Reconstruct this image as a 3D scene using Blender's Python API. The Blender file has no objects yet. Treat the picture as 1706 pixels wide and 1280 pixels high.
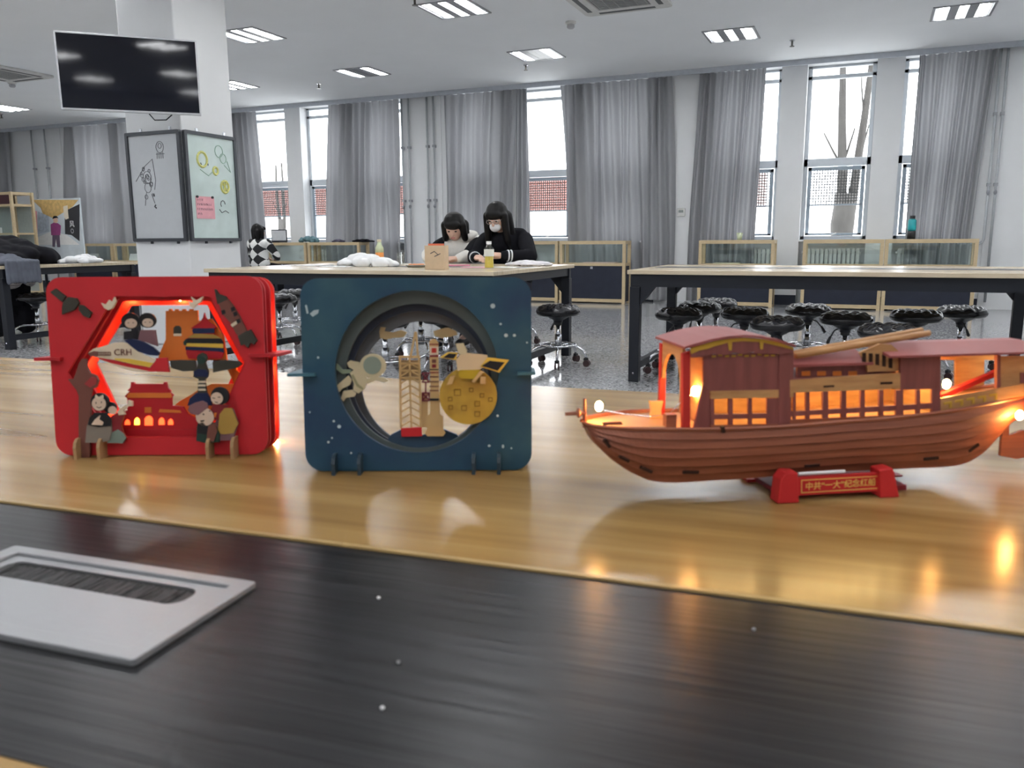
import bpy, bmesh, math, random
from mathutils import Vector, Matrix
random.seed(7)
scene = bpy.context.scene
C = scene.collection
# ------------------------------------------------------------------ camera
F = 1360.0; PITCH = math.atan(240 / F); ROLL = math.radians(0.35); YAW = math.radians(23.3); CZ = 0.95
cam_pos = Vector((0, 0, CZ))
fw = Vector((-math.sin(YAW) * math.cos(PITCH), math.cos(YAW) * math.cos(PITCH), -math.sin(PITCH)))
rt0 = Vector((math.cos(YAW), math.sin(YAW), 0)); up0 = rt0.cross(fw)
rt = rt0 * math.cos(ROLL) - up0 * math.sin(ROLL); up = rt0 * math.sin(ROLL) + up0 * math.cos(ROLL)
cd = bpy.data.cameras.new('camera'); cam = bpy.data.objects.new('camera', cd); C.objects.link(cam)
cd.sensor_width = 36; cd.lens = 36 * F / 1706; cd.clip_start = 0.02; cd.clip_end = 300
cd.dof.use_dof = True; cd.dof.focus_distance = 4.5; cd.dof.aperture_fstop = 15
M4 = Matrix.Identity(4)
for i, v in enumerate((rt, up, -fw, cam_pos)):
    for j in range(3): M4[j][i] = v[j]
cam.matrix_world = M4
scene.camera = cam
# ------------------------------------------------------------------ daylight (overcast) and exposure
world = bpy.data.worlds.new('overcast_sky'); scene.world = world; world.use_nodes = True
bg = world.node_tree.nodes['Background']; bg.inputs[0].default_value = (0.93, 0.96, 1.0, 1); bg.inputs[1].default_value = 5.5
vs = scene.view_settings
vs.view_transform = 'Standard'; vs.look = 'None'; vs.gamma = 1; vs.use_curve_mapping = False; vs.exposure = 0.22
scene.cycles.use_denoising = True
scene.cycles.max_bounces = 8; scene.cycles.transparent_max_bounces = 16; scene.cycles.sample_clamp_indirect = 6
LAMP_E = 36.0
# ------------------------------------------------------------------ pixel to place
def ray(px, py): return fw + rt * ((px - 853) / F) - up * ((py - 640) / F)
def onz(px, py, z):
    d = ray(px, py); return cam_pos + d * ((z - CZ) / d.z)
def ony(px, py, y):
    d = ray(px, py); return cam_pos + d * (y / d.y)
def onplane(px, py, p0, n):
    d = ray(px, py); return cam_pos + d * ((p0 - cam_pos).dot(n) / d.dot(n))
# ------------------------------------------------------------------ materials
MATS = {}
def mat(name, col=(.5, .5, .5), rough=.5, metal=0, var=.08, scale=20, bump=0, emit=0, spec=.5, stretch=(1, 1, 1), trans=0, ecol=None, coat=0):
    if name in MATS: return MATS[name]
    m = bpy.data.materials.new(name); m.use_nodes = True; MATS[name] = m
    nt = m.node_tree; b = nt.nodes['Principled BSDF']
    b.inputs['Roughness'].default_value = rough; b.inputs['Metallic'].default_value = metal
    b.inputs['Specular IOR Level'].default_value = spec
    b.inputs['Base Color'].default_value = (*col, 1)
    if coat: b.inputs['Coat Weight'].default_value = coat; b.inputs['Coat Roughness'].default_value = .08
    if trans: b.inputs['Transmission Weight'].default_value = trans; b.inputs['IOR'].default_value = 1.3
    if emit:
        b.inputs['Emission Color'].default_value = (*(ecol or col), 1); b.inputs['Emission Strength'].default_value = emit
    if var or bump:
        tc = nt.nodes.new('ShaderNodeTexCoord'); mp = nt.nodes.new('ShaderNodeMapping'); nz = nt.nodes.new('ShaderNodeTexNoise')
        mp.inputs['Scale'].default_value = stretch; nz.inputs['Scale'].default_value = scale; nz.inputs['Detail'].default_value = 5
        nt.links.new(tc.outputs['Object'], mp.inputs[0]); nt.links.new(mp.outputs[0], nz.inputs['Vector'])
        if var:
            mx = nt.nodes.new('ShaderNodeMix'); mx.data_type = 'RGBA'
            mx.inputs[6].default_value = (*[max(0, c * (1 - var * 1.6)) for c in col], 1)
            mx.inputs[7].default_value = (*[min(1, c * (1 + var * 1.6)) for c in col], 1)
            nt.links.new(nz.outputs['Fac'], mx.inputs[0]); nt.links.new(mx.outputs[2], b.inputs['Base Color'])
        if bump:
            bp = nt.nodes.new('ShaderNodeBump'); bp.inputs['Strength'].default_value = bump; bp.inputs['Distance'].default_value = .002
            nt.links.new(nz.outputs['Fac'], bp.inputs['Height']); nt.links.new(bp.outputs[0], b.inputs['Normal'])
    return m
def ramp_mat(name, stops, rough, scale, stretch, bump=0, detail=6, spec=.5, distort=0, kind='noise', coat=0, bdist=.001):
    m = bpy.data.materials.new(name); m.use_nodes = True; MATS[name] = m
    nt = m.node_tree; b = nt.nodes['Principled BSDF']; b.inputs['Roughness'].default_value = rough; b.inputs['Specular IOR Level'].default_value = spec
    if coat: b.inputs['Coat Weight'].default_value = coat; b.inputs['Coat Roughness'].default_value = .1
    tc = nt.nodes.new('ShaderNodeTexCoord'); mp = nt.nodes.new('ShaderNodeMapping'); mp.inputs['Scale'].default_value = stretch
    nt.links.new(tc.outputs['Object'], mp.inputs[0])
    if kind == 'voronoi':
        nz = nt.nodes.new('ShaderNodeTexVoronoi'); nz.inputs['Scale'].default_value = scale; out = nz.outputs['Color']
    else:
        nz = nt.nodes.new('ShaderNodeTexNoise'); nz.inputs['Scale'].default_value = scale; nz.inputs['Detail'].default_value = detail
        nz.inputs['Distortion'].default_value = distort; out = nz.outputs['Fac']
    nt.links.new(mp.outputs[0], nz.inputs['Vector'])
    rp = nt.nodes.new('ShaderNodeValToRGB'); nt.links.new(out, rp.inputs[0])
    el = rp.color_ramp.elements
    while len(el) < len(stops): el.new(.5)
    for e, (p, c) in zip(el, stops): e.position = p; e.color = (*c, 1)
    nt.links.new(rp.outputs[0], b.inputs['Base Color'])
    if bump:
        bp = nt.nodes.new('ShaderNodeBump'); bp.inputs['Strength'].default_value = bump; bp.inputs['Distance'].default_value = bdist
        nt.links.new(out, bp.inputs['Height']); nt.links.new(bp.outputs[0], b.inputs['Normal'])
    return m
def glass_mat(name, tint=(1, 1, 1), gloss=.08, rough=.02):
    m = bpy.data.materials.new(name); m.use_nodes = True; MATS[name] = m; nt = m.node_tree
    nt.nodes.remove(nt.nodes['Principled BSDF']); o = nt.nodes['Material Output']
    t = nt.nodes.new('ShaderNodeBsdfTransparent'); t.inputs[0].default_value = (*tint, 1)
    g = nt.nodes.new('ShaderNodeBsdfGlossy'); g.inputs['Roughness'].default_value = rough
    x = nt.nodes.new('ShaderNodeMixShader'); x.inputs[0].default_value = gloss
    nt.links.new(t.outputs[0], x.inputs[1]); nt.links.new(g.outputs[0], x.inputs[2]); nt.links.new(x.outputs[0], o.inputs[0])
    return m
def cloth_mat(name, col, tl=.3):
    m = bpy.data.materials.new(name); m.use_nodes = True; MATS[name] = m; nt = m.node_tree
    nt.nodes.remove(nt.nodes['Principled BSDF']); o = nt.nodes['Material Output']
    d = nt.nodes.new('ShaderNodeBsdfDiffuse'); t = nt.nodes.new('ShaderNodeBsdfTranslucent'); x = nt.nodes.new('ShaderNodeMixShader')
    tc = nt.nodes.new('ShaderNodeTexCoord'); mp = nt.nodes.new('ShaderNodeMapping'); mp.inputs['Scale'].default_value = (4, 4, .15)
    nz = nt.nodes.new('ShaderNodeTexNoise'); nz.inputs['Scale'].default_value = 2.5
    mx = nt.nodes.new('ShaderNodeMix'); mx.data_type = 'RGBA'
    mx.inputs[6].default_value = (*[c * .94 for c in col], 1); mx.inputs[7].default_value = (*[c * 1.06 for c in col], 1)
    nt.links.new(tc.outputs['Object'], mp.inputs[0]); nt.links.new(mp.outputs[0], nz.inputs['Vector']); nt.links.new(nz.outputs['Fac'], mx.inputs[0])
    nt.links.new(mx.outputs[2], d.inputs[0]); nt.links.new(mx.outputs[2], t.inputs[0])
    x.inputs[0].default_value = tl
    nt.links.new(d.outputs[0], x.inputs[1]); nt.links.new(t.outputs[0], x.inputs[2]); nt.links.new(x.outputs[0], o.inputs[0])
    return m
# ------------------------------------------------------------------ mesh helpers
class MB:
    def __init__(s): s.v = []; s.f = []
    def add(s, vs, fs):
        n = len(s.v); s.v += [tuple(v) for v in vs]; s.f += [tuple(i + n for i in f) for f in fs]; return s
    def box(s, x0, x1, y0, y1, z0, z1):
        return s.add([(x, y, z) for z in (z0, z1) for y in (y0, y1) for x in (x0, x1)],
                     [(0, 2, 3, 1), (4, 5, 7, 6), (0, 1, 5, 4), (2, 6, 7, 3), (0, 4, 6, 2), (1, 3, 7, 5)])
    def bar(s, p, q, w, h=None, upv=(0, 0, 1)):
        h = w if h is None else h; p = Vector(p); q = Vector(q); d = (q - p).normalized(); u = Vector(upv)
        if abs(d.dot(u)) > .99: u = Vector((0, 1, 0))
        a = d.cross(u).normalized() * w / 2; b = a.cross(d).normalized() * h / 2
        return s.add([p - a - b, p + a - b, p + a + b, p - a + b, q - a - b, q + a - b, q + a + b, q - a + b],
                     [(0, 3, 2, 1), (4, 5, 6, 7), (0, 1, 5, 4), (1, 2, 6, 5), (2, 3, 7, 6), (3, 0, 4, 7)])
    def tube(s, pts, r, n=8, closed=False):
        P = [Vector(p) for p in pts]; k = len(P); R = r if isinstance(r, (list, tuple)) else [r] * k; vs = []; a = None
        for i in range(k):
            d = ((P[(i + 1) % k] if (closed or i < k - 1) else P[i]) - (P[i - 1] if (closed or i > 0) else P[i])).normalized()
            if a is None:
                a = d.orthogonal().normalized()
            else:
                a = a - d * a.dot(d); a = a.normalized() if a.length > 1e-6 else d.orthogonal().normalized()
            b = d.cross(a)
            vs += [P[i] + (a * math.cos(t) + b * math.sin(t)) * R[i] for t in (2 * math.pi * j / n for j in range(n))]
        fs = []
        for i in range(k if closed else k - 1):
            i2 = (i + 1) % k
            for j in range(n): fs.append((i * n + j, i * n + (j + 1) % n, i2 * n + (j + 1) % n, i2 * n + j))
        if not closed: fs += [tuple(range(n - 1, -1, -1)), tuple((k - 1) * n + j for j in range(n))]
        return s.add(vs, fs)
    def cyl(s, c, r, z0, z1, n=20, r2=None):
        return s.lathe([(r, z0), (r if r2 is None else r2, z1)], n, c)
    def lathe(s, prof, n=24, c=(0, 0)):
        vs = [(c[0] + r * math.cos(2 * math.pi * j / n), c[1] + r * math.sin(2 * math.pi * j / n), z) for r, z in prof for j in range(n)]
        fs = [(i * n + j, i * n + (j + 1) % n, (i + 1) * n + (j + 1) % n, (i + 1) * n + j) for i in range(len(prof) - 1) for j in range(n)]
        k = len(prof)
        if prof[0][0] > 1e-5: fs.append(tuple(range(n - 1, -1, -1)))
        if prof[-1][0] > 1e-5: fs.append(tuple((k - 1) * n + j for j in range(n)))
        return s.add(vs, fs)
    def prism(s, o, a, b, pl='xz'):
        n = len(o)
        if pl == 'xz': vs = [(x, a, z) for x, z in o] + [(x, b, z) for x, z in o]
        elif pl == 'xy': vs = [(x, y, a) for x, y in o] + [(x, y, b) for x, y in o]
        else: vs = [(a, y, z) for y, z in o] + [(b, y, z) for y, z in o]
        return s.add(vs, [tuple(range(n)), tuple(range(2 * n - 1, n - 1, -1))] + [(i, i + n, (i + 1) % n + n, (i + 1) % n) for i in range(n)])
    def ring(s, o, h, a, b, pl='xz'):
        n = len(o)
        def P(p, w): return (p[0], w, p[1]) if pl == 'xz' else ((p[0], p[1], w) if pl == 'xy' else (w, p[0], p[1]))
        vs = [P(p, a) for p in o] + [P(p, a) for p in h] + [P(p, b) for p in o] + [P(p, b) for p in h]; fs = []
        for i in range(n):
            j = (i + 1) % n
            fs += [(i, j, n + j, n + i), (2 * n + i, 3 * n + i, 3 * n + j, 2 * n + j), (i, 2 * n + i, 2 * n + j, j), (n + i, n + j, 3 * n + j, 3 * n + i)]
        return s.add(vs, fs)
    def ball(s, c, r, nu=14, nv=9):
        r = r if isinstance(r, (tuple, list)) else (r, r, r); vs = []; fs = []
        for i in range(1, nv):
            t = math.pi * i / nv
            for j in range(nu):
                p = 2 * math.pi * j / nu; vs.append((c[0] + r[0] * math.sin(t) * math.cos(p), c[1] + r[1] * math.sin(t) * math.sin(p), c[2] + r[2] * math.cos(t)))
        for i in range(nv - 2):
            for j in range(nu): fs.append((i * nu + j, (i + 1) * nu + j, (i + 1) * nu + (j + 1) % nu, i * nu + (j + 1) % nu))
        a = len(vs); vs += [(c[0], c[1], c[2] + r[2]), (c[0], c[1], c[2] - r[2])]
        for j in range(nu): fs += [(a, j, (j + 1) % nu), (a + 1, (nv - 2) * nu + (j + 1) % nu, (nv - 2) * nu + j)]
        return s.add(vs, fs)
    def cap(s, p, rp, q, rq, n=12):
        p = Vector(p); q = Vector(q); d = (q - p); L = d.length or 1e-6; d = d / L
        pts = []; rr = []
        for k in range(5):
            t = math.pi / 2 * (1 - k / 4); pts.append(p - d * rp * math.sin(t)); rr.append(max(rp * math.cos(t), rp * .02))
        for k in range(5):
            t = math.pi / 2 * k / 4; pts.append(q + d * rq * math.sin(t)); rr.append(max(rq * math.cos(t), rq * .02))
        return s.tube(pts, rr, n)
    def mesh(s, name='m', smooth=False):
        me = bpy.data.meshes.new(name); me.from_pydata(s.v, [], s.f); me.validate()
        bm = bmesh.new(); bm.from_mesh(me); bmesh.ops.recalc_face_normals(bm, faces=bm.faces); bm.to_mesh(me); bm.free()
        if smooth:
            for p in me.polygons: p.use_smooth = True
        return me
    def build(s, name, m, parent=None, smooth=False, bevel=0, loc=None, rotz=0, seg=2):
        me = s.mesh(name, smooth); me.materials.append(m)
        o = bpy.data.objects.new(name, me); C.objects.link(o)
        if parent is not None: o.parent = parent
        if loc is not None: o.location = loc
        if rotz: o.rotation_euler[2] = rotz
        if bevel:
            md = o.modifiers.new('bevel', 'BEVEL'); md.width = bevel; md.segments = seg; md.limit_method = 'ANGLE'
        if smooth == 'auto':
            pass
        return o
def tag(o, label=None, cat=None, group=None, kind=None):
    if label: o['label'] = label
    if cat: o['category'] = cat
    if group: o['group'] = group
    if kind: o['kind'] = kind
    return o
def thing(name, label, cat, loc=(0, 0, 0), rotz=0, group=None, kind=None):
    o = bpy.data.objects.new(name, None); C.objects.link(o); o.location = loc; o.rotation_euler[2] = rotz; o.empty_display_size = .05
    return tag(o, label, cat, group, kind)
def dup(root, loc, rotz=0, label=None, group=None):
    def cp(o, par):
        c = o.copy(); C.objects.link(c)
        if par is not None: c.parent = par
        for ch in [x for x in o.children]: cp(ch, c)
        return c
    r = cp(root, None); r.location = loc; r.rotation_euler[2] = rotz
    if label: r['label'] = label
    if group: r['group'] = group
    return r
def text(name, body, size, m, parent, loc, rot, depth=.0002, align='CENTER'):
    cu = bpy.data.curves.new(name, 'FONT'); cu.body = body; cu.size = size; cu.extrude = depth; cu.align_x = align; cu.align_y = 'CENTER'
    tmp = bpy.data.objects.new(name, cu); C.objects.link(tmp)
    dg = bpy.context.evaluated_depsgraph_get(); me = bpy.data.meshes.new_from_object(tmp.evaluated_get(dg))
    bpy.data.objects.remove(tmp); bpy.data.curves.remove(cu)
    me.materials.clear(); me.materials.append(m)
    o = bpy.data.objects.new(name, me); C.objects.link(o); o.parent = parent; o.location = loc; o.rotation_euler = rot
    return o
def blob(mb, voxel, smooth=6):
    me = mb.mesh('tmp'); o = bpy.data.objects.new('tmp', me); C.objects.link(o)
    r = o.modifiers.new('r', 'REMESH'); r.mode = 'VOXEL'; r.voxel_size = voxel
    sm = o.modifiers.new('s', 'SMOOTH'); sm.iterations = smooth; sm.factor = .5
    dg = bpy.context.evaluated_depsgraph_get(); out = bpy.data.meshes.new_from_object(o.evaluated_get(dg))
    bpy.data.objects.remove(o); bpy.data.meshes.remove(me)
    for p in out.polygons: p.use_smooth = True
    return out
def link_mesh(name, me, m, parent=None, loc=None):
    me.materials.clear(); me.materials.append(m); o = bpy.data.objects.new(name, me); C.objects.link(o)
    if parent is not None: o.parent = parent
    if loc is not None: o.location = loc
    return o
def rrect(x0, x1, z0, z1, r, n=8):
    o = []
    for cx, cz, a0 in ((x1 - r, z1 - r, 0), (x0 + r, z1 - r, 90), (x0 + r, z0 + r, 180), (x1 - r, z0 + r, 270)):
        for k in range(n + 1):
            a = math.radians(a0 + 90 * k / n); o.append((cx + r * math.cos(a), cz + r * math.sin(a)))
    return o
def ellipse(cx, cz, rx, rz, n=28, a0=0): return [(cx + rx * math.cos(a0 + 2 * math.pi * k / n), cz + rz * math.sin(a0 + 2 * math.pi * k / n)) for k in range(n)]
def cast_loop(o, poly, c):
    """points of closed polygon 'poly' seen from c at the angles of loop o"""
    res = []
    for p in o:
        d = Vector((p[0] - c[0], p[1] - c[1])).normalized(); best = None
        for i in range(len(poly)):
            a = Vector(poly[i]) - Vector(c); e = Vector(poly[(i + 1) % len(poly)]) - Vector(poly[i])
            den = d.x * e.y - d.y * e.x
            if abs(den) < 1e-12: continue
            t = (a.x * e.y - a.y * e.x) / den; u = (a.x * d.y - a.y * d.x) / den
            if t > 0 and -1e-6 <= u <= 1 + 1e-6 and (best is None or t > best): best = t
        res.append((c[0] + d.x * best, c[1] + d.y * best))
    return res
# common materials
WHITE = mat('white_paint', (.72, .73, .74), .6, var=.03, scale=3)
CEIL = mat('ceiling_paint', (.88, .9, .92), .8, var=.02, scale=2)
FRAME = mat('window_frame_paint', (.6, .64, .68), .4, var=.03)
BLACKM = mat('black_powder_coat', (.012, .014, .02), .4, var=.1, spec=.3)
DARKP = mat('dark_panel', (.02, .024, .04), .4, spec=.3, var=.15, scale=8)
CHROME = mat('chrome', (.75, .76, .8), .12, 1, var=.04)
LEATHER = mat('black_leather', (.01, .01, .013), .2, var=.2, scale=60, bump=.2)
RUBBER = mat('black_rubber', (.02, .02, .022), .5)
PALEWOOD = mat('pale_wood_trim', (.55, .43, .26), .45, var=.12, scale=14, stretch=(1, 1, 6))
PLY = mat('laser_ply_edge', (.34, .2, .09), .6, var=.2, scale=80)
SKIN = mat('skin', (.62, .4, .31), .5, var=.04)
HAIR = mat('black_hair', (.006, .0055, .006), .45, spec=.2, var=.3, scale=60, stretch=(1, 1, .1), bump=.5)
GLASS = glass_mat('window_glass', (1, 1, 1), .05)
CASEGLASS = glass_mat('display_glass', (.95, .985, .98), .05)
LED = mat('warm_led', (1, .62, .2), .4, var=0, emit=230, ecol=(1, .46, .12))
# ================================================================== THE ROOM
H = 3.35; YW = 12.5; XL, XR, YB = -19.0, 5.6, -5.0
def struct(o, label=None, cat=None): return tag(o, label, cat, kind='structure')
# glossy grey terrazzo floor
fm = ramp_mat('terrazzo', [(.0, (.13, .135, .145)), (.3, (.24, .245, .255)), (.55, (.36, .365, .375)), (.8, (.5, .5, .51))], .1, 75, (1, 1, 1), kind='voronoi', spec=.6)
struct(MB().box(XL, XR, YB, YW + .4, -.12, 0).build('floor', fm), 'glossy speckled grey terrazzo floor', 'floor')
struct(MB().box(XL, XR, YB, YW + .4, H, H + .15).build('ceiling', CEIL), 'plain pale grey ceiling with recessed lights', 'ceiling')
struct(MB().box(XL - .2, XL, YB, YW + .4, 0, H).build('wall_left', WHITE), 'plain white wall at the far left', 'wall')
struct(MB().box(XR, XR + .2, YB, YW + .4, 0, H).build('wall_right', WHITE), 'plain white wall at the far right', 'wall')
struct(MB().box(XL, XR, YB - .2, YB, 0, H).build('wall_front', WHITE), 'plain white wall behind the viewer', 'wall')
BAYS = [-13.4, -9.05, -4.81, -.47, 3.9]; PER = 1.22; WW = .88; SILL = .93; TOP = 3.31
OPEN = [b + k * PER for b in BAYS for k in (-1, 0, 1)]
OPEN = [x for x in OPEN if XL + .6 < x < XR - .6]
wb = MB(); x = XL
for c in OPEN:
    wb.box(x, c - WW / 2, YW, YW + .35, 0, H)
    wb.box(c - WW / 2, c + WW / 2, YW + .14, YW + .35, 0, SILL)
    wb.box(c - WW / 2, c + WW / 2, YW, YW + .35, TOP, H)
    x = c + WW / 2
wb.box(x, XR, YW, YW + .35, 0, H)
struct(wb.build('wall_back', WHITE), 'white window wall with narrow piers and wall columns', 'wall')
struct(MB().box(XL, XR, YW - .17, YW - .14, H - .07, H).build('trim_1', mat('fascia_paint', (.5, .53, .58), .6)), 'thin grey curtain fascia along the ceiling edge', 'trim')
for i, c in enumerate((-15.95, -11.3, -7.0, -2.62, 1.76)):
    struct(MB().box(c - .37, c + .37, YW - .02, YW, 0, H).build('trim_%d' % (i + 2), WHITE, bevel=.004),
           ['white wall column left of the television pillar', 'white wall column hidden behind the television pillar', 'white wall column with pipes behind the two girls', 'white wall column carrying the thermostat', 'white wall column with pipes at the right edge'][i], 'column')
bb = MB(); x = XL
for c in OPEN: bb.box(x, c - WW / 2, YW - .014, YW, 0, .14); x = c + WW / 2
bb.box(x, XR, YW - .014, YW, 0, .14)
struct(bb.build('baseboard_back', DARKP), 'dark baseboard along the window wall', 'baseboard')
# ---- windows
w1 = thing('window_1', '', 'window', kind='structure')
fr = MB(); a = WW / 2; y0, y1 = .2, .27
for (xa, xb, za, zb) in ((-a, -a + .055, SILL, TOP), (a - .055, a, SILL, TOP), (-a, a, SILL, SILL + .05), (-a, a, TOP - .03, TOP), (-a, a, 3.13, 3.18), (-a, a, 1.95, 2.06)):
    fr.box(xa, xb, y0, y1, za, zb)
fr.build('frame', FRAME, w1, bevel=.005)
SASH = mat('sash_paint', (.3, .36, .42), .4)
sh = MB(); b = a - .065
for (xa, xb, za, zb) in ((-b, -b + .05, SILL + .06, 1.94), (b - .05, b, SILL + .06, 1.94), (-b, b, SILL + .06, SILL + .09), (-b, b, 1.89, 1.94), (-b, b, 1.405, 1.425)):
    sh.box(xa, xb, y0 - .03, y0, za, zb)
sash = sh.build('opening_sash', SASH, w1, bevel=.004)
MB().bar((-.03, y0 - .05, SILL + .06), (.05, y0 - .05, SILL + .09), .015).build('handle', mat('handle_plastic', (.7, .7, .68), .4), sash)
MB().box(-a + .05, a - .05, .23, .236, 3.18, TOP - .03).build('transom_pane', GLASS, w1)
MB().box(-a + .05, a - .05, .23, .236, 2.06, 3.13).build('upper_pane', GLASS, w1)
MB().box(-b + .05, b - .05, .18, .186, SILL + .09, 1.89).build('lower_pane', GLASS, w1)
nt_ = MB(); NX, NZ = 18, 12
for k in range(1, NX): xx = -b + .05 + (2 * b - .1) * k / NX; nt_.box(xx - .0055, xx + .0055, .17, .175, 1.425, 1.89)
for k in range(1, NZ): zz = 1.425 + (1.89 - 1.425) * k / NZ; nt_.box(-b + .05, b - .05, .168, .172, zz - .0055, zz + .0055)
tag(nt_.build('window_net', mat('net_wire', (.09, .095, .1), .6), w1), kind='stuff')
MB().box(-a, a, -.04, .2, SILL - .03, SILL).build('window_sill', WHITE, w1, bevel=.006)
w1.location = (OPEN[0], YW, 0)
WL = ['behind the television pillar', 'hidden by curtain left of the pillar', 'leftmost window by the far seated person', 'left pane showing a red brick building', 'covered by the curtain left of the pipes', 'curtained window behind the short-haired girl', 'window just right of the masked girl', 'window behind the wide grey curtain', 'window cut off by the curtain right of the thermostat', 'window with a forked tree trunk outside', 'narrow strip of window beside the teal bottle']
for i, c in enumerate(OPEN[1:]):
    d = dup(w1, (c, YW, 0)); d.name = 'window_%d' % (i + 2)
for i, c in enumerate(OPEN):
    o = bpy.data.objects['window_%d' % (i + 1)]
    px = ''
    names = {-13.4: 'far left curtained bay', -9.05: 'bay left of the pipes', -4.81: 'bay behind the two girls', -.47: 'bay with the bare tree outside', 3.9: 'bay beyond the right edge'}
    bayc = min(BAYS, key=lambda b_: abs(b_ - c)); pos = ('left', 'middle', 'right')[round((c - bayc) / PER) + 1]
    o['label'] = 'grey framed white window with a net, %s one of the %s' % (pos, names[bayc])
    la = bpy.data.lights.new('window_portal', 'AREA'); la.shape = 'RECTANGLE'; la.size = WW; la.size_y = TOP - SILL; la.cycles.is_portal = True
    lo = bpy.data.objects.new('window_portal', la); C.objects.link(lo); lo.location = (0, .3, (SILL + TOP) / 2); lo.rotation_euler = (math.radians(-90), 0, 0); lo.parent = o
# ---- curtains (top px left/right, bottom px left/right)
CURT = cloth_mat('grey_curtain_cloth', (.36, .365, .38), .2)
def curtain(t0, t1, b0, b1, folds, label, seed):
    rnd = random.Random(seed)
    X = lambda p, py: ony(p, py, YW - .08).x
    xt0, xt1, xb0, xb1 = X(t0, 180), X(t1, 180), X(b0, 395), X(b1, 395)
    folds = max(3, round(folds * .75)); n = folds * 10; rows = 14; vs = []; ph = [rnd.uniform(-.5, .5) for _ in range(folds + 2)]; am = [rnd.uniform(.55, 1.1) for _ in range(folds + 2)]
    for r in range(rows + 1):
        z = .03 + (H - .09) * r / rows; f = min(1, max(0, (z - .9) / (H - .95))); f = f ** 1.2 if True else f
        for k in range(n + 1):
            u = k / n; q = u * folds; i = int(min(q, folds - 1)); fr_ = q - i
            pv = ph[i] * (1 - fr_) + ph[i + 1] * fr_; av = am[i] * (1 - fr_) + am[i + 1] * fr_
            uu = u + .012 * math.sin(q * 2.1 + 3 * (1 - f) + seed)
            xx = (xb0 + (xb1 - xb0) * uu) * (1 - f) + (xt0 + (xt1 - xt0) * uu) * f
            yy = YW - .09 + .05 * av * math.sin(2 * math.pi * q + pv * 2 + .5 * math.sin(z * 1.3 + seed)) + .012 * math.sin(q * 4.7 + z)
            if yy > YW - .02: yy = YW - .02
            vs.append((xx, yy, z))
    fs = [(r * (n + 1) + k, r * (n + 1) + k + 1, (r + 1) * (n + 1) + k + 1, (r + 1) * (n + 1) + k) for r in range(rows) for k in range(n)]
    o = MB().add(vs, fs).build('curtain', CURT, smooth=True)
    return tag(o, label, 'curtain', 'grey floor length window curtains')
curtain(-60, 12, -50, 26, 7, 'grey curtain cut off by the left picture edge', 1)
curtain(100, 216, 107, 232, 11, 'grey curtain hanging left of the whiteboard pillar', 2)
curtain(378, 426, 388, 449, 7, 'narrow grey curtain behind the person in the chequered jumper', 3)
curtain(549, 664, 543, 668, 13, 'grey curtain left of the paired pipes', 4)
curtain(741, 861, 743, 852, 11, 'grey curtain directly behind the two girls', 5)
curtain(861, 880, 858, 884, 4, 'thin bright curtain strip beside the window by the masked girl', 12)
curtain(934, 1119, 944, 1123, 16, 'wide grey curtain left of the thermostat', 6)
curtain(1164, 1273, 1147, 1258, 12, 'grey curtain right of the thermostat', 7)
curtain(1524, 1655, 1509, 1616, 13, 'grey curtain right of the teal bottle', 8)
# ---- heating pipes
PIPE = mat('painted_pipe', (.42, .44, .46), .4)
def pipe(px, label, low=None, py=160):
    x = ony(px, py, YW - .07).x; t = thing('heating_pipe', label, 'pipe', (x, YW - .07, 0), group='heating pipes on the wall columns')
    p = [(0, 0, H), (0, 0, .1)]
    if low is not None: p = [(0, 0, H), (0, 0, low + .06), (-.02, 0, low + .02), (-.06, 0, low), (-.3, 0, low)]
    MB().tube(p, .017, 10).build('pipe_run', PIPE, t, smooth=True)
    MB().cyl((0, 0), .05, H - .03, H - .001, 16).build('ceiling_collar', mat('pipe_collar', (.2, .21, .22), .5), t)
    for z in (1.62, 2.5):
        MB().box(-.022, .022, -.022, .05, z - .02, z + .02).build('wall_clamp', mat('clamp_metal', (.3, .31, .33), .4), t)
    MB().ball((0, -.012, 1.52), (.022, .03, .035)).build('valve', mat('valve_metal', (.25, .26, .28), .35), t, smooth=True)
pipe(668, 'leftmost thin pipe of the two pairs behind the girls'); pipe(679, 'second thin pipe from the left behind the girls')
pipe(710, 'third thin pipe from the left behind the girls'); pipe(721, 'thin pipe nearest the curtain behind the girls')
pipe(1661, 'thin bent pipe beside the right end curtain', .86); pipe(1673, 'straight pipe nearest the right picture edge')
pipe(52, 'left pipe on the column left of the pillar', py=230); pipe(74, 'right pipe on the column left of the pillar', py=230)
# ---- radiators in the niches below the windows
RAD = mat('radiator_enamel', (.7, .7, .68), .35)
def radiator(c, n, label):
    t = thing('radiator', label, 'radiator', (c, YW + .02, 0), group='white finned radiators')
    pr = rrect(-.02, .02, .12, .8, .019, 4); me = MB().prism(pr, -.05, .05).mesh('fin', False); me.materials.append(RAD)
    for k in range(n):
        o = bpy.data.objects.new('fin', me); C.objects.link(o); o.parent = t; o.location = ((k - (n - 1) / 2) * .058, 0, 0)
    for z in (.18, .74): MB().tube([(-n * .03, 0, z), (n * .03, 0, z)], .02, 8).build('header_pipe', RAD, t)
radiator(-.47 - PER + .02, 13, 'white finned radiator between the two display cases on the right')
radiator(-.47, 13, 'white finned radiator below the window with the tree')
radiator(-.47 + PER, 13, 'white finned radiator behind the rightmost display case')
radiator(-9.05, 13, 'white finned radiator behind the laptop display case')
radiator(-9.05 + PER, 13, 'white finned radiator behind the case with the black bag')
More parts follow.
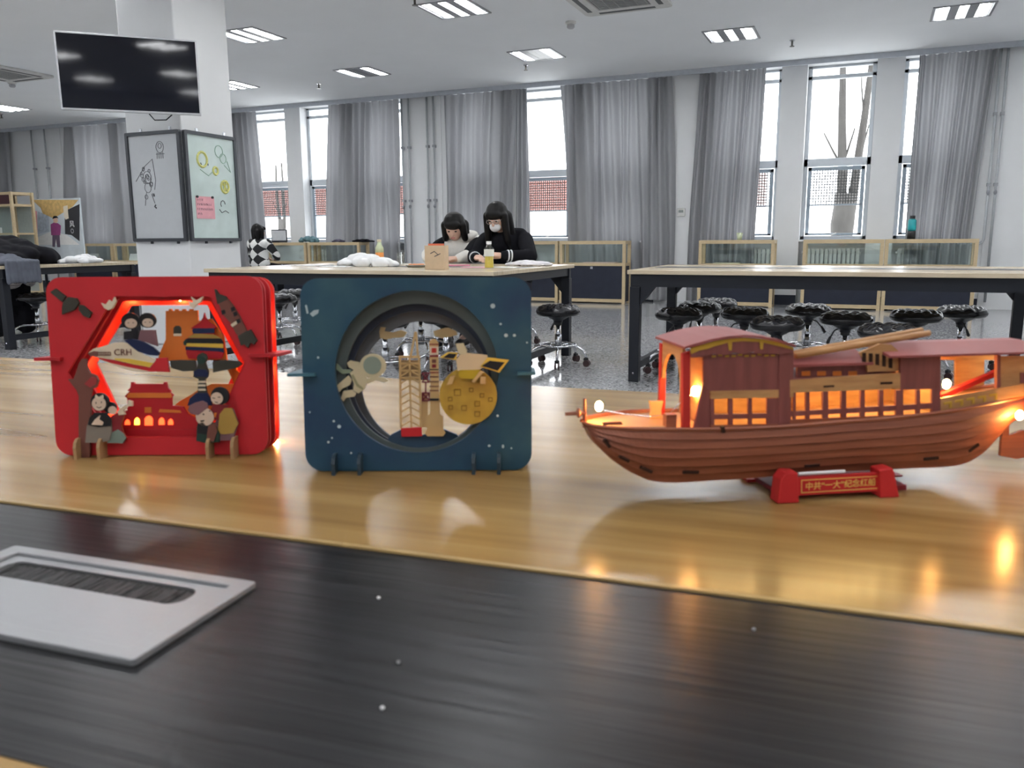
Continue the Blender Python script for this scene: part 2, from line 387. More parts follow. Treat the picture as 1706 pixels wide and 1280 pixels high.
# ---- outdoors
gm = mat('snowy_ground', (.62, .62, .6), .9, var=.1, scale=.6)
struct(MB().box(-70, 40, YW + .4, 80, -.35, -.3).build('ground_outside', gm), 'pale ground outside the windows', 'ground')
bk = thing('brick_building', 'low red brick building with pale lower wall seen through the windows', 'building', (-21, 40, -.3))
BRK = bpy.data.materials.new('far_brick'); BRK.use_nodes = True
_n = BRK.node_tree; _b = _n.nodes['Principled BSDF']; _t = _n.nodes.new('ShaderNodeTexBrick'); _c = _n.nodes.new('ShaderNodeTexCoord'); _m = _n.nodes.new('ShaderNodeMapping')
_m.inputs['Rotation'].default_value = (math.radians(90), 0, 0)
_t.inputs['Color1'].default_value = (.2, .06, .045, 1); _t.inputs['Color2'].default_value = (.16, .05, .04, 1); _t.inputs['Mortar'].default_value = (.3, .24, .22, 1); _t.inputs['Scale'].default_value = 3
_n.links.new(_c.outputs['Object'], _m.inputs[0]); _n.links.new(_m.outputs[0], _t.inputs['Vector']); _n.links.new(_t.outputs[0], _b.inputs['Base Color'])
MB().box(-22, 16, 0, 5, 0, 2.75).build('lower_wall', mat('pale_render', (.75, .74, .72), .8), bk)
MB().box(-22, 16, -.05, 5, 2.75, 4.6).build('brick_storey', BRK, bk)
MB().box(-22.2, 16.2, -.25, 5.2, 4.6, 4.75).build('roof_slab', mat('pale_roof', (.8, .8, .8), .8), bk)
BARK = mat('pale_bark', (.05, .047, .043), .9, var=.3, scale=8, bump=.6)
def tree(px, y, label, s=1.0, fork=True):
    b_ = ony(px, 395, y); t = thing('bare_tree', label, 'tree', (b_.x, y, -.3), group='bare trees outside the windows')
    tr = MB(); rnd = random.Random(px)
    def br(p, d, L, r, lev):
        pts = [p]; rr = [r]
        for k in range(4):
            d = (d + Vector((rnd.uniform(-.04, .04), rnd.uniform(-.1, .1), .05))).normalized(); p = p + d * L / 4; pts.append(p); rr.append(r * (1 - .13 * (k + 1)))
        tr.tube(pts, rr, 7)
        if lev > 0:
            for k in range(4):
                i = rnd.randint(1, 4); q = (d + Vector((rnd.uniform(-.9, .9), rnd.uniform(-.5, .5), rnd.uniform(0, .5)))).normalized()
                br(pts[i], q, L * .22, rr[i] * .3, lev - 1)
    tr.tube([(0, 0, 0), (0, 0, .8), (0, 0, 1.5), (.04, 0, 2.1)], [.2 * s, .17 * s, .22 * s, .2 * s], 10)
    br(Vector((-.04, 0, 1.75)), Vector((-.04, 0, 1)), 3.4 * s, .1 * s, 1); br(Vector((.14, 0, 1.75)), Vector((.035, 0, 1)), 3.5 * s, .09 * s, 1)
    tr.build('trunk_and_branches', BARK, t, smooth=True)
tree(1402, 17.5, 'bare forked tree outside the window with the net')
tree(470, 26, 'bare tree outside the leftmost window', .7)
# ---- square pillar with boards and television
PC = Vector((-.701, .713)) * 8.05; PS = .66
struct(MB().box(PC.x - PS, PC.x, PC.y, PC.y + PS, 0, H).build('wall_pillar', WHITE, bevel=.012), 'square white pillar carrying the television and two whiteboards', 'pillar')
BF = mat('board_frame', (.06, .065, .075), .35, .3)
def whiteboard(name, loc, rotz, pxs, label, panel):
    t = thing(name, label, 'whiteboard', loc, rotz, 'whiteboards on the pillar'); w, z0, z1 = .65, .955, 1.93
    MB().ring(rrect(-w / 2, w / 2, z0, z1, .015, 3), rrect(-w / 2 + .03, w / 2 - .03, z0 + .03, z1 - .03, .005, 3), -.035, -.003).build('frame', BF, t)
    p = MB().box(-w / 2 + .03, w / 2 - .03, -.02, -.006, z0 + .03, z1 - .03).build('panel', panel, t)
    for s in (-.15, .2): MB().box(s - .012, s + .012, -.012, 0, z1, z1 + .03).build('mounting_clip', CHROME, t)
    for s in (-.12, .2): MB().box(s - .012, s + .012, -.012, 0, z0 - .02, z0).build('mounting_clip', BF, t)
    return t
wbl = whiteboard('whiteboard', (PC.x - .3255, PC.y, 0), 0, 0, 'grey whiteboard with black marker doodles on the left pillar face', mat('whiteboard_enamel', (.5, .52, .54), .3, var=.03))
wbr = whiteboard('whiteboard', (PC.x, PC.y + .325, 0), math.radians(90), 0, 'pale green glossy whiteboard with pink note on the right pillar face', mat('glossy_board', (.5, .6, .58), .12, var=.12, scale=6))
INK = mat('marker_ink', (.1, .1, .11), .6); YEL = mat('yellow_marker', (.62, .62, .22), .6); GRN = mat('green_marker', (.3, .45, .36), .6)
def scribble(parent, name, m, strokes, r=.0025):
    mb = MB()
    for st in strokes: mb.tube([(x, -.0215, z) for x, z in st], r, 5)
    return mb.build(name, m, parent)
def circ(cx, cz, r, n=14): return [(cx + r * math.cos(2 * math.pi * k / n), cz + r * 1.1 * math.sin(2 * math.pi * k / n)) for k in range(n + 1)]
rnd = random.Random(3)
st = [circ(.08, 1.79, .045), circ(.08, 1.8, .02)] + [[(.045 + .022 * k, 1.745), (.04 + .024 * k, 1.69)] for k in range(4)] + [[(.03, 1.73), (.13, 1.73)]]
scribble(wbl, 'small_doodle', INK, st)
st = [[(-.24, 1.5), (-.12, 1.63), (-.02, 1.69), (0, 1.5), (-.02, 1.42)], circ(-.1, 1.53, .05), circ(-.09, 1.51, .03), circ(-.1, 1.44, .04)] + [circ(-.1 + rnd.uniform(-.07, .07), 1.47 + rnd.uniform(-.12, .14), rnd.uniform(.008, .02), 8) for _ in range(14)] + [[(-.12, 1.4), (-.14, 1.33), (-.15, 1.28)], [(-.06, 1.38), (-.03, 1.3)]]
scribble(wbl, 'large_doodle', INK, st)
scribble(wbl, 'dark_mark', INK, [[(-.035, 1.385), (-.03, 1.36)], [(-.02, 1.285), (-.035, 1.27), (-.015, 1.255)]], .007)
scribble(wbr, 'yellow_drawing', YEL, [circ(-.12, 1.69, .06), circ(.04, 1.6, .03), [(.13, 1.4), (.17, 1.52), (.12, 1.5), (.18, 1.42)], circ(.15, 1.46, .05)], .012)
scribble(wbr, 'green_drawing', GRN, [circ(.1, 1.78, .05), circ(.15, 1.72, .04), [(-.15, 1.6), (-.05, 1.55), (.02, 1.6)], [(.16, 1.66), (.24, 1.6), (.2, 1.7)]], .004)
scribble(wbr, 'black_drawing', INK, [circ(.11, 1.3, .03, 8)[:6], [(.06, 1.25), (.09, 1.22), (.14, 1.24), (.18, 1.22)], [(-.14, 1.66), (-.13, 1.64)], [(-.05, 1.66), (-.05, 1.64)]], .004)
nr = thing('pink_note', 'pink paper note pinned to the right whiteboard', 'note', (PC.x + .022, PC.y + .325, 0), math.radians(90))
PINK = mat('pink_paper', (.72, .36, .4), .8)
MB().box(-.235, -.005, -.0025, 0, 1.16, 1.36).build('paper', PINK, nr)
hw = MB()
for i, n_ in enumerate((4, 9, 10, 3)):
    for k in range(n_):
        x_ = -.215 + .02 * k + rnd.uniform(-.002, .002); z_ = 1.33 - .042 * i
        hw.bar((x_ - .006, -.003, z_ + rnd.uniform(-.006, .006)), (x_ + .006, -.003, z_ + rnd.uniform(-.008, .008)), .005, .001); hw.bar((x_, -.003, z_ - .01), (x_ + rnd.uniform(-.004, .004), -.003, z_ + .01), .004, .001)
hw.build('handwriting', INK, nr)
for s in (-.22, -.03): MB().cyl((0, 0), .011, 0, .012, 12).build('magnet', RUBBER, nr, loc=(s, -.003, 1.355)).rotation_euler[0] = math.radians(90)
# television hung on the pillar corner
hx = Vector((.728, .686, 0)); nn = Vector((.686, -.728, 0)); tilt = math.radians(2)
nT = (nn * math.cos(tilt) + Vector((0, 0, -math.sin(tilt)))).normalized()
p0 = Vector((PC.x, PC.y, 2.4)) + nn * .3
cs = [onplane(px, py, p0, nT) for px, py in ((92, 50), (329, 68), (334, 193), (98, 182))]
cT = (cs[0] + cs[1] + cs[2] + cs[3]) / 4; wT = ((cs[1] - cs[0]).length + (cs[2] - cs[3]).length) / 2; hT = ((cs[3] - cs[0]).length + (cs[2] - cs[1]).length) / 2
tv = thing('television', 'large black wall mounted television on the white pillar', 'television', cT); tv.rotation_euler = (tilt, 0, math.atan2(hx.y, hx.x))
tv.rotation_euler = Matrix((hx, (nT * -1), (hx.cross(nT * -1)))).transposed().to_euler()
MB().box(-wT / 2, wT / 2, 0, .045, -hT / 2, hT / 2).build('casing', mat('tv_casing', (.55, .56, .58), .3, .4), tv, bevel=.006)
MB().box(-wT / 2 + .014, wT / 2 - .014, -.003, .001, -hT / 2 + .018, hT / 2 - .014).build('screen', mat('tv_screen', (.006, .007, .013), .05, var=.05, spec=.35), tv)
MB().box(-.2, .2, .045, .075, -.15, .15).bar((.1, .07, 0), (wT * .3, .24, 0), .06).build('mount_arm', BLACKM, tv)
MB().tube([(.12, .03, -hT / 2), (.16, .03, -hT / 2 - .05), (.25, .03, -hT / 2 - .045), (.3, .03, -hT / 2)], .005, 6).build('cable', BLACKM, tv)
# ---- ceiling troffers
LAMP = mat('lamp_diffuser', (1, 1, 1), .5, var=0, emit=LAMP_E, ecol=(.97, .985, 1)); LOUV = mat('troffer_housing', (.34, .35, .37), .35, .2); DEAD = mat('dead_lamp', (.16, .17, .19), .3)
def troffer(x, y, label, dead=()):
    t = thing('ceiling_light', label, 'ceiling light', (x, y, H), group='recessed square ceiling lights'); s = .3
    fm_ = MB().ring([(-s, -s), (s, -s), (s, s), (-s, s)], [(-s + .025, -s + .025), (s - .025, -s + .025), (s - .025, s - .025), (-s + .025, s - .025)], -.012, -.001, 'xy').build('frame', LOUV, t)
    lv = MB()
    for k in (-1, 1): lv.box(k * .0925 - .047, k * .0925 + .047, -s + .03, s - .03, -.01, -.002)
    lv.build('louvre', LOUV, t)
    for k in (-1, 0, 1):
        MB().box(k * .185 - .044, k * .185 + .044, -s + .03, s - .03, -.009, -.002).build('lamp_strip', DEAD if k in dead else LAMP, t)
GX = [-14.45, -11.85, -9.25, -6.85, -4.15, -1.65, .78, 3.3]; GY = [10.52, 8.15, 5.8, 3.45, 1.1, -1.25, -3.6]
lab = {(-14.45, 10.52): 'ceiling light at the far left edge of the picture', (-9.25, 10.52): 'ceiling light just right of the pillar, half hidden', (-6.85, 10.52): 'ceiling light with dark middle lamp left of the girls', (-4.15, 10.52): 'ceiling light above the masked girl with a dark lamp',
       (-1.65, 10.52): 'ceiling light above the curtain right of the thermostat', (.78, 10.52): 'ceiling light at the upper right corner', (-6.85, 8.15): 'ceiling light touching the pillar top right of the television', (-4.15, 8.15): 'ceiling light cut by the top edge in the middle'}
for i, gx in enumerate(GX):
    for j, gy in enumerate(GY):
        troffer(gx, gy, lab.get((gx, gy), 'recessed square ceiling light outside the picture'), {(-6.85, 10.52): (0,), (-4.15, 10.52): (0,)}.get((gx, gy), ()))
# ---- air conditioner cassettes, detectors, sprinklers
ACW = mat('ac_plastic', (.62, .62, .6), .5); ACD = mat('ac_slot', (.08, .085, .09), .6)
def cassette(p, label):
    t = thing('air_conditioner', label, 'air conditioner', (p.x, p.y, H), group='ceiling cassette air conditioners'); s = .47
    MB().ring(rrect(-s, s, -s, s, .06, 4), rrect(-.28, .28, -.28, .28, .02, 4), -.035, -.001, 'xy').build('fascia_panel', ACW, t, bevel=.008)
    g = MB()
    for k in range(15): yy = -.27 + .54 * k / 14; g.box(-.27, .27, yy - .007, yy + .007, -.03, -.02)
    for k in range(6): xx = -.25 + .5 * k / 5; g.box(xx - .006, xx + .006, -.27, .27, -.028, -.022)
    g.build('intake_grille', mat('ac_grille', (.34, .35, .35), .5), t); MB().box(-.28, .28, -.28, .28, -.018, -.002).build('filter', ACD, t)
    for dx, dy in ((0, -1), (0, 1), (-1, 0), (1, 0)):
        cx, cy = dx * .38, dy * .38; a_, b_ = (.3, .025) if dx == 0 else (.025, .3)
        MB().box(cx - a_, cx + a_, cy - b_, cy + b_, -.038, -.034).build('air_slot', ACD, t)
cassette(onz(1028, -5, H), 'square ceiling air conditioner at the top middle edge'); cassette(onz(5, 121, H), 'square ceiling air conditioner at the left edge')
def detector(px, py, label):
    p = onz(px, py, H); t = thing('smoke_detector', label, 'smoke detector', (p.x, p.y, H), group='round ceiling detectors')
    MB().lathe([(.06, -.001), (.06, -.02), (.045, -.03)], 20).build('base', ACW, t); MB().lathe([(.04, -.03), (.045, -.06), (.03, -.075)], 18).build('sensor_head', mat('sensor_grey', (.4, .4, .42), .5), t)
detector(951, 36, 'round smoke detector below the top air conditioner'); detector(20, 137, 'round smoke detector below the left air conditioner')
def sprinkler(px, py, label):
    p = onz(px, py, H); t = thing('sprinkler', label, 'sprinkler', (p.x, p.y, H), group='ceiling sprinklers')
    MB().lathe([(.035, -.001), (.03, -.012)], 16).build('rosette', CHROME, t); MB().tube([(0, 0, -.012), (0, 0, -.07)], .012, 8).build('stem', mat('sprinkler_brass', (.12, .11, .1), .3, .8), t)
    MB().lathe([(.028, -.07), (.03, -.075)], 12).build('deflector', mat('sprinkler_brass', (.12, .11, .1), .3, .8), t)
sprinkler(691, -4, 'ceiling sprinkler at the top edge left of the middle light'); sprinkler(531, 139, 'ceiling sprinkler left of the light with dark middle lamp'); sprinkler(876, 108, 'ceiling sprinkler above the masked girl'); sprinkler(1320, 67, 'ceiling sprinkler above the window with the tree'); sprinkler(2, 190, 'ceiling sprinkler at the left picture edge')
# thermostat
p = ony(1135, 354, YW - .02); t = thing('thermostat', 'small white thermostat on the white wall column', 'thermostat', p)
MB().box(-.06, .06, -.025, -.0005, -.06, .06).build('housing', ACW, t, bevel=.008); MB().box(-.035, .035, -.027, -.024, -.005, .035).build('display', mat('lcd', (.22, .25, .24), .3), t)
# ================================================================== DISPLAY CASES ALONG THE WINDOW WALL
def case(x0, x1, label, y=11.84, dp=.32):
    w = x1 - x0; t = thing('display_case', label, 'display case', ((x0 + x1) / 2, y + dp / 2, 0), group='low glass display cases along the window wall'); a, b = w / 2, dp / 2; p = .022
    for sx in (-1, 1):
        for sy in (-1, 1):
            MB().box(sx * a - (p if sx > 0 else -p) * 2 if sx > 0 else sx * a, sx * a if sx > 0 else sx * a + 2 * p, sy * b - 2 * p if sy > 0 else sy * b, sy * b if sy > 0 else sy * b + 2 * p, 0, .93).build('post', PALEWOOD, t)
    for sy in (-1, 1):
        ya, yb = (-b, -b + 2 * p) if sy < 0 else (b - 2 * p, b)
        for z0, z1 in ((.88, .93), (.56, .6), (.02, .07)): MB().box(-a + 2 * p, a - 2 * p, ya, yb, z0, z1).build('rail', PALEWOOD, t)
    for sx in (-1, 1):
        xa, xb = (-a, -a + 2 * p) if sx < 0 else (a - 2 * p, a)
        for z0, z1 in ((.88, .93), (.56, .6)): MB().box(xa, xb, -b + 2 * p, b - 2 * p, z0, z1).build('side_rail', PALEWOOD, t)
    MB().box(-a + .03, a - .03, -b + .03, b - .03, .575, .59).build('shelf', PALEWOOD, t)
    MB().box(-a + 2 * p, a - 2 * p, -b + .012, -b + .018, .6, .88).build('front_glass', CASEGLASS, t)
    MB().box(-a + 2 * p, a - 2 * p, b - .018, b - .012, .6, .88).build('back_glass', CASEGLASS, t)
    d = MB().box(-a + 2 * p, a - 2 * p, -b + .008, -b + .022, .07, .56).build('door_panel', DARKP, t)
    MB().box(-.02, .02, -b - .012, -b + .008, .515, .55).build('lock', CHROME, d)
    MB().box(-a + 2 * p, a - 2 * p, b - .022, b - .01, .07, .56).build('back_panel', DARKP, t)
    for sx in (-1, 1): MB().box(sx * (a - .02) - .006, sx * (a - .02) + .006, -b + 2 * p, b - 2 * p, .03, .56).build('side_panel', DARKP, t)
    return t
case(-2.2, -1.17, 'glass display case with green cup on top')
case(-.8, .2, 'glass display case below the window with the tree')
case(.21, 1.28, 'rightmost glass display case under the teal bottle')
case(-4.3, -3.27, 'glass display case with pink item beside the right end of the girls\' table')
case(-5.36, -4.33, 'glass display case mostly hidden behind the masked girl')
case(-10.05, -9.0, 'glass display case holding the laptop and teal cloth')
case(-8.96, -7.9, 'glass display case with black bag on top')
case(-13.6, -12.5, 'dark fronted display case touching the whiteboard pillar')
case(-14.75, -13.65, 'dark fronted display case left of the whiteboard pillar')
PKB = mat('pale_pink_card', (.7, .5, .42), .7); PAPER = mat('white_paper', (.8, .8, .8), .8)
tag(MB().box(-3.95, -3.45, 11.9, 12.1, .59, .612).build('card_strip', PKB, bevel=.003), 'flat pale pink card inside the case beside the girls\' table', 'card')
tag(MB().box(-2.0, -1.65, 11.9, 12.1, .59, .612).build('card_strip', mat('cream_card', (.7, .62, .42), .7), bevel=.003), 'flat cream card inside the case with green cup', 'card')
for i, (x, l) in enumerate(((-13.2, 'white paper tent card in the case touching the pillar'), (-14.3, 'white paper tent card in the case left of the pillar'))):
    t = thing('tent_card', l, 'card', (x, 11.98, .59), group='tent cards in the display cases'); MB().add([(-.12, -.05, 0), (.12, -.05, 0), (.12, 0, .14), (-.12, 0, .14), (-.12, .05, 0), (.12, .05, 0)], [(0, 1, 2, 3), (3, 2, 5, 4)]).build('folded_sheet', PAPER, t)
# ================================================================== BLACK STEEL TABLES
TOPM = ramp_mat('table_laminate', [(.3, (.5, .4, .27)), (.5, (.62, .52, .38)), (.7, (.55, .45, .31))], .22, 3, (.6, 12, 1), detail=5)
def steel_table(x0, x1, y0, y1, label, rz=0):
    cx, cy = (x0 + x1) / 2, (y0 + y1) / 2; a, b = (x1 - x0) / 2, (y1 - y0) / 2
    t = thing('work_table', label, 'table', (cx, cy, 0), rz, 'long work tables with black steel frames')
    MB().box(-a, a, -b, b, .722, .75).build('tabletop', TOPM, t, bevel=.003)
    MB().box(-a + .05, a - .05, -.12, .12, .75, .7508).build('centre_strip', mat('strip_laminate', (.05, .05, .055), .3), t)
    for s in (-1, 1): MB().box(-a + .02, a - .02, s * (b - .05) - .02, s * (b - .05) + .02, .64, .722).build('apron', BLACKM, t)
    for s in (-1, 1): MB().box(s * (a - .05) - .02, s * (a - .05) + .02, -b + .07, b - .07, .66, .722).build('side_apron', BLACKM, t)
    for sx in (-1, 1):
        for sy in (-1, 1):
            l = MB().box(sx * (a - .05) - .034, sx * (a - .05) + .034, sy * (b - .05) - .034, sy * (b - .05) + .034, .0, .64).build('leg', BLACKM, t, bevel=.004)
            x = sx * (a - .085); y = sy * (b - .05)
            MB().prism([(x, .64), (x - sx * .1, .64), (x, .52)], y - .02, y + .02).build('gusset', BLACKM, l)
            MB().ball((sx * (a - .05), sy * (b - .05) - .036 if sy < 0 else sy * (b - .05) + .036, .06), .008).build('bolt', CHROME, l)
        MB().box(sx * (a - .05) - .02, sx * (a - .05) + .02, -b + .084, b - .084, .08, .13).build('side_stretcher', BLACKM, t)
    return t
steel_table(-1.45, 1.02, 5.3, 6.52, 'long work table on the right with black stools under it')
steel_table(-4.62, -2.2, 4.82, 6.42, 'work table where the two girls are working')
steel_table(-9.6, -7.02, 4.9, 6.4, 'work table at the left edge piled with dark coats')
# ================================================================== STOOLS
def make_stool():
    t = thing('swivel_stool', '', 'stool', group='black tufted swivel stools')
    # tufted cushion
    vs = []; fs = []; n = 64; prof = [(0.0, .452)] + [(.011 * k, .452 + .006 * min(1, k / 6)) for k in range(1, 12)] + [(.135, .453), (.145, .449), (.154, .443), (.164, .43), (.169, .413), (.164, .396), (.15, .384), (.12, .38), (.0, .38)]
    for r, z in prof:
        for k in range(n):
            a = 2 * math.pi * k / n; x, y = r * math.cos(a), r * math.sin(a)
            dz = .019 * (abs(math.sin(x * 46 + y * 8)) * abs(math.sin(y * 46 - x * 8))) ** .5 - .011 if z > .43 and r < .16 else 0
            vs.append((x, y, z + dz))
    for i in range(len(prof) - 1):
        for k in range(n): fs.append((i * n + k, i * n + (k + 1) % n, (i + 1) * n + (k + 1) % n, (i + 1) * n + k))
    MB().add(vs, fs).build('cushion', LEATHER, t, smooth=True)
    pl = MB().lathe([(.1, .38), (.07, .365), (.035, .345), (.035, .33)], 20).build('seat_plate', BLACKM, t)
    MB().tube([(0, .03, .36), (-.06, .05, .34), (-.1, .06, .29)], .005, 6).cap((-.095, .06, .3), .008, (-.115, .065, .265), .011).build('height_lever', RUBBER, pl)
    MB().lathe([(.03, .34), (.03, .31)], 16).build('cylinder_collar', RUBBER, t)
    MB().cyl((0, 0), .018, .16, .32, 14).build('gas_lift', CHROME, t, smooth=True); MB().cyl((0, 0), .026, .12, .24, 14).build('lift_sleeve', mat('steel', (.5, .51, .54), .25, 1), t, smooth=True)
    MB().tube([(.14 * math.cos(a), .14 * math.sin(a), .158) for a in (2 * math.pi * k / 28 for k in range(28))], .008, 7, True).build('foot_ring', CHROME, t, smooth=True)
    for k in range(5):
        a = 2 * math.pi * k / 5 + .3; c, s = math.cos(a), math.sin(a)
        l = MB().tube([(c * r, s * r, z) for r, z in ((.02, .145), (.1, .15), (.16, .145), (.2, .125), (.22, .095), (.225, .065))], .0095, 8).build('leg', CHROME, t, smooth=True)
        cs_ = MB().box(c * .225 - .014, c * .225 + .014, s * .225 - .014, s * .225 + .014, .045, .068).build('caster', RUBBER, l, bevel=.004)
        w = MB()
        for q in (-1, 1):
            o = Vector((-s, c, 0)) * .013 * q; w.tube([Vector((c * .232, s * .232, .026)) + o - Vector((-s, c, 0)) * .006, Vector((c * .232, s * .232, .026)) + o + Vector((-s, c, 0)) * .006], .026, 14)
        w.build('wheel', mat('caster_wheel', (.05, .02, .022), .35), cs_)
    return t
st0 = make_stool(); first = [True]
STOOLS = [(930, 513, 'stool at the right end of the girls\' table'), (1131, 519, 'stool by the left leg of the right table'), (1166, 508, 'stool half hidden behind the one by the table leg'), (1194, 502, 'small looking stool farthest back near the left leg'),
          (1241, 518, 'stool above the front canopy of the model boat'), (1295, 534, 'large tufted stool above the boat\'s arched roof'), (1347, 512, 'stool behind the large tufted one in the middle'), (1410, 526, 'tufted stool in the middle of the right table'),
          (1481, 547, 'nearest low stool just above the boat\'s mast poles'), (1527, 522, 'stool left of the rightmost one'), (1603, 515, 'rightmost stool with a lever near the right table leg'),
          (464, 494, 'stool seen between the red and blue boxes'), (490, 486, 'farther stool seen between the red and blue boxes'), (640, 530, 'stool seen through the left of the round opening'), (742, 524, 'stool seen through the right of the round opening'), (700, 508, 'stool hidden behind the top of the blue box'), (18, 478, 'stool at the left edge under the coats'), (58, 492, 'stool with chrome base beside the red box')]
ANG = [-.3, -.3, 1.7, 2.2, .5, 2.7, 3.3, 1.2, .1, .65, 2.4, 2.0, .4, 1.1, 2.9, 1.4, .8, .3]
used = []
for (px, py, l), a in zip(STOOLS, ANG):
    p = onz(px, py, .44)
    if first[0]: st0.location = (p.x, p.y, 0); st0.rotation_euler[2] = a; st0['label'] = 'black tufted ' + l; first[0] = False
    else: dup(st0, (p.x, p.y, 0), a, 'black tufted ' + l)
# ================================================================== PEOPLE
def person(name, label, loc, rotz, head, lean, armL, armR, hairspec, clothes, legs=True, tiltx=0.0, turn=0.0):
    """local frame: forward is -y; head = centre of the head; lean = chest centre; arms: shoulder, elbow, wrist, hand direction"""
    t = thing(name, label, 'person', loc, rotz)
    hd = Vector(head); ch = Vector(lean); nk = ch + (hd - ch) * .5 + Vector((0, .03, .02))
    b = MB()
    b.ball((0, 0, .56), (.16, .12, .13)); b.cap((0, 0, .58), .13, ch, .13); b.cap(ch + Vector((-.11, .02, .06)), .06, ch + Vector((.11, .02, .06)), .06)
    b.cap(ch + Vector((0, .01, .08)), .055, hd + Vector((0, .02, -.06)), .048)
    R = Matrix.Rotation(turn, 3, 'Z') @ Matrix.Rotation(tiltx, 3, 'X')
    def hp(x, y, z): return hd + R @ Vector((x, y, z))
    b.ball(hd, (.075, .09, .105)); c_ = hp(0, -.025, -.055); b.ball(c_, (.056, .062, .058))
    b.cap(hp(0, -.085, .0), .009, hp(0, -.1, -.03), .013)
    for s in (-1, 1): b.ball(hp(s * .074, .01, -.015), (.012, .02, .03), 8, 6)
    b.cap(hp(-.018, -.078, -.06), .008, hp(.018, -.078, -.06), .008)
    cl = MB()
    for arm in (armL, armR):
        S, E_, Wr, Hd = [Vector(q) for q in arm]
        b.cap(S, .052, E_, .04); b.cap(E_, .04, Wr, .027)
        d = (Hd - Wr).normalized(); sd = d.cross(Vector((0, 0, 1))).normalized()
        pc = Wr + d * .045; b.cap(Wr, .026, Wr + d * .07, .03)
        for k in range(4):
            o = sd * (k - 1.5) * .019; L = (.035, .042, .04, .03)[k]; k1 = Wr + d * .085 + o; k2 = k1 + (d + Vector((0, 0, -.35))).normalized() * L; k3 = k2 + (d * .5 + Vector((0, 0, -.9))).normalized() * L * .7
            b.cap(Wr + d * .06 + o, .0095, k1, .009, 8); b.cap(k1, .009, k2, .008, 8); b.cap(k2, .008, k3, .007, 8)
        ts = 1 if arm is armL else -1; b.cap(Wr + d * .03 + sd * .02 * ts, .012, Wr + d * .06 + sd * .045 * ts, .01, 8); b.cap(Wr + d * .06 + sd * .045 * ts, .01, Wr + d * .09 + sd * .04 * ts + Vector((0, 0, -.01)), .008, 8)
        cl.cap(S, .075, E_, .062); cl.cap(E_, .062, E_ + (Wr - E_) * .9, .045)
    cl.ball((0, 0, .6), (.19, .15, .14)); cl.cap((0, 0, .62), .16, ch, .155); cl.cap(ch + Vector((-.12, .02, .06)), .08, ch + Vector((.12, .02, .06)), .08)
    cl.cap(ch + Vector((0, .01, .09)), .075, ch + (nk - ch) * .72, .066)
    tr = MB()
    for s in (-1, 1):
        hip = Vector((s * .09, 0, .53)); kn = Vector((s * .1, -.4, .5)); an = Vector((s * .1, -.38, .1))
        b.cap(hip, .075, kn, .05); b.cap(kn, .05, an, .035); b.cap(an, .035, an + Vector((0, -.13, -.05)), .03)
        tr.cap(hip, .095, kn, .066); tr.cap(kn, .066, an, .055)
    link_mesh('body', blob(b, .0065, 4), SKIN, t)
    link_mesh(clothes[0], blob(cl, .0085, 8), clothes[1], t)
    link_mesh('trousers', blob(tr, .012, 6), clothes[2], t)
    for s in (-1, 1):
        sh = MB(); sh.cap((s * .1, -.38, .055), .045, (s * .1, -.52, .04), .04); link_mesh('shoe', blob(sh, .01, 4), RUBBER, t)
    h = MB(); hairspec(h, hp); link_mesh('hair', blob(h, .006, 14), HAIR, t)
    EYE = mat('eye_dark', (.02, .015, .012), .2, var=0); LIP = mat('lips', (.5, .2, .19), .5)
    for s in (-1, 1): MB().ball(hp(s * .031, -.084, .002), (.013, .006, .006), 10, 6).build('eye', EYE, t, smooth=True)
    MB().ball(hp(0, -.087, -.06), (.022, .006, .008), 10, 6).build('mouth', LIP, t, smooth=True)
    return t, hp
def bob(h, hp):
    h.ball(hp(0, .02, .04), (.097, .107, .096)); h.ball(hp(0, -.055, .05), (.08, .045, .045))
    for s in (-1, 1):
        h.cap(hp(s * .078, -.015, .03), .04, hp(s * .09, -.02, -.1), .03); h.cap(hp(s * .075, .05, .0), .05, hp(s * .08, .05, -.11), .035)
    h.cap(hp(0, .085, .02), .05, hp(0, .08, -.1), .045)
def longhair(h, hp):
    h.ball(hp(0, .02, .042), (.097, .107, .1)); h.ball(hp(0, -.055, .05), (.08, .045, .048))
    for s in (-1, 1):
        h.cap(hp(s * .08, -.02, .03), .036, hp(s * .095, -.06, -.2), .03); h.cap(hp(s * .08, .04, 0), .05, hp(s * .1, .03, -.28), .035); h.cap(hp(s * .095, -.06, -.18), .03, hp(s * .095, -.05, -.32), .014)
    h.cap(hp(0, .085, .02), .06, hp(0, .1, -.3), .05)
CREAM = mat('cream_fleece', (.72, .7, .66), .9, var=.06, bump=.3, scale=90); BLKC = mat('black_cloth', (.008, .008, .011), .9, var=.2, spec=.15); NAVY = mat('dark_navy_cloth', (.014, .014, .022), .85, var=.2, spec=.15)
pa = ony(757, 379, 6.62)
g1, hp1 = person('person', 'person with a black bob in a cream hoodie bending over the table', (pa.x, 7.0, 0), 0, (.0, -.38, pa.z), (-.03, -.22, .88),
    ((-.17, -.2, .92), (-.25, -.42, .82), (-.16, -.6, .785), (-.06, -.66, .78)), ((.16, -.2, .92), (.16, -.4, .82), (.12, -.56, .79), (.05, -.62, .785)), bob, ('hoodie', CREAM, NAVY), tiltx=math.radians(28), turn=math.radians(12))
sl = MB(); sl.cap((-.15, -.2, .93), .077, (-.2, -.3, .885), .075); sl.cap((.155, -.21, .91), .079, (.165, -.4, .83), .068); link_mesh('black_sleeve_panel', blob(sl, .008, 5), BLKC, g1)
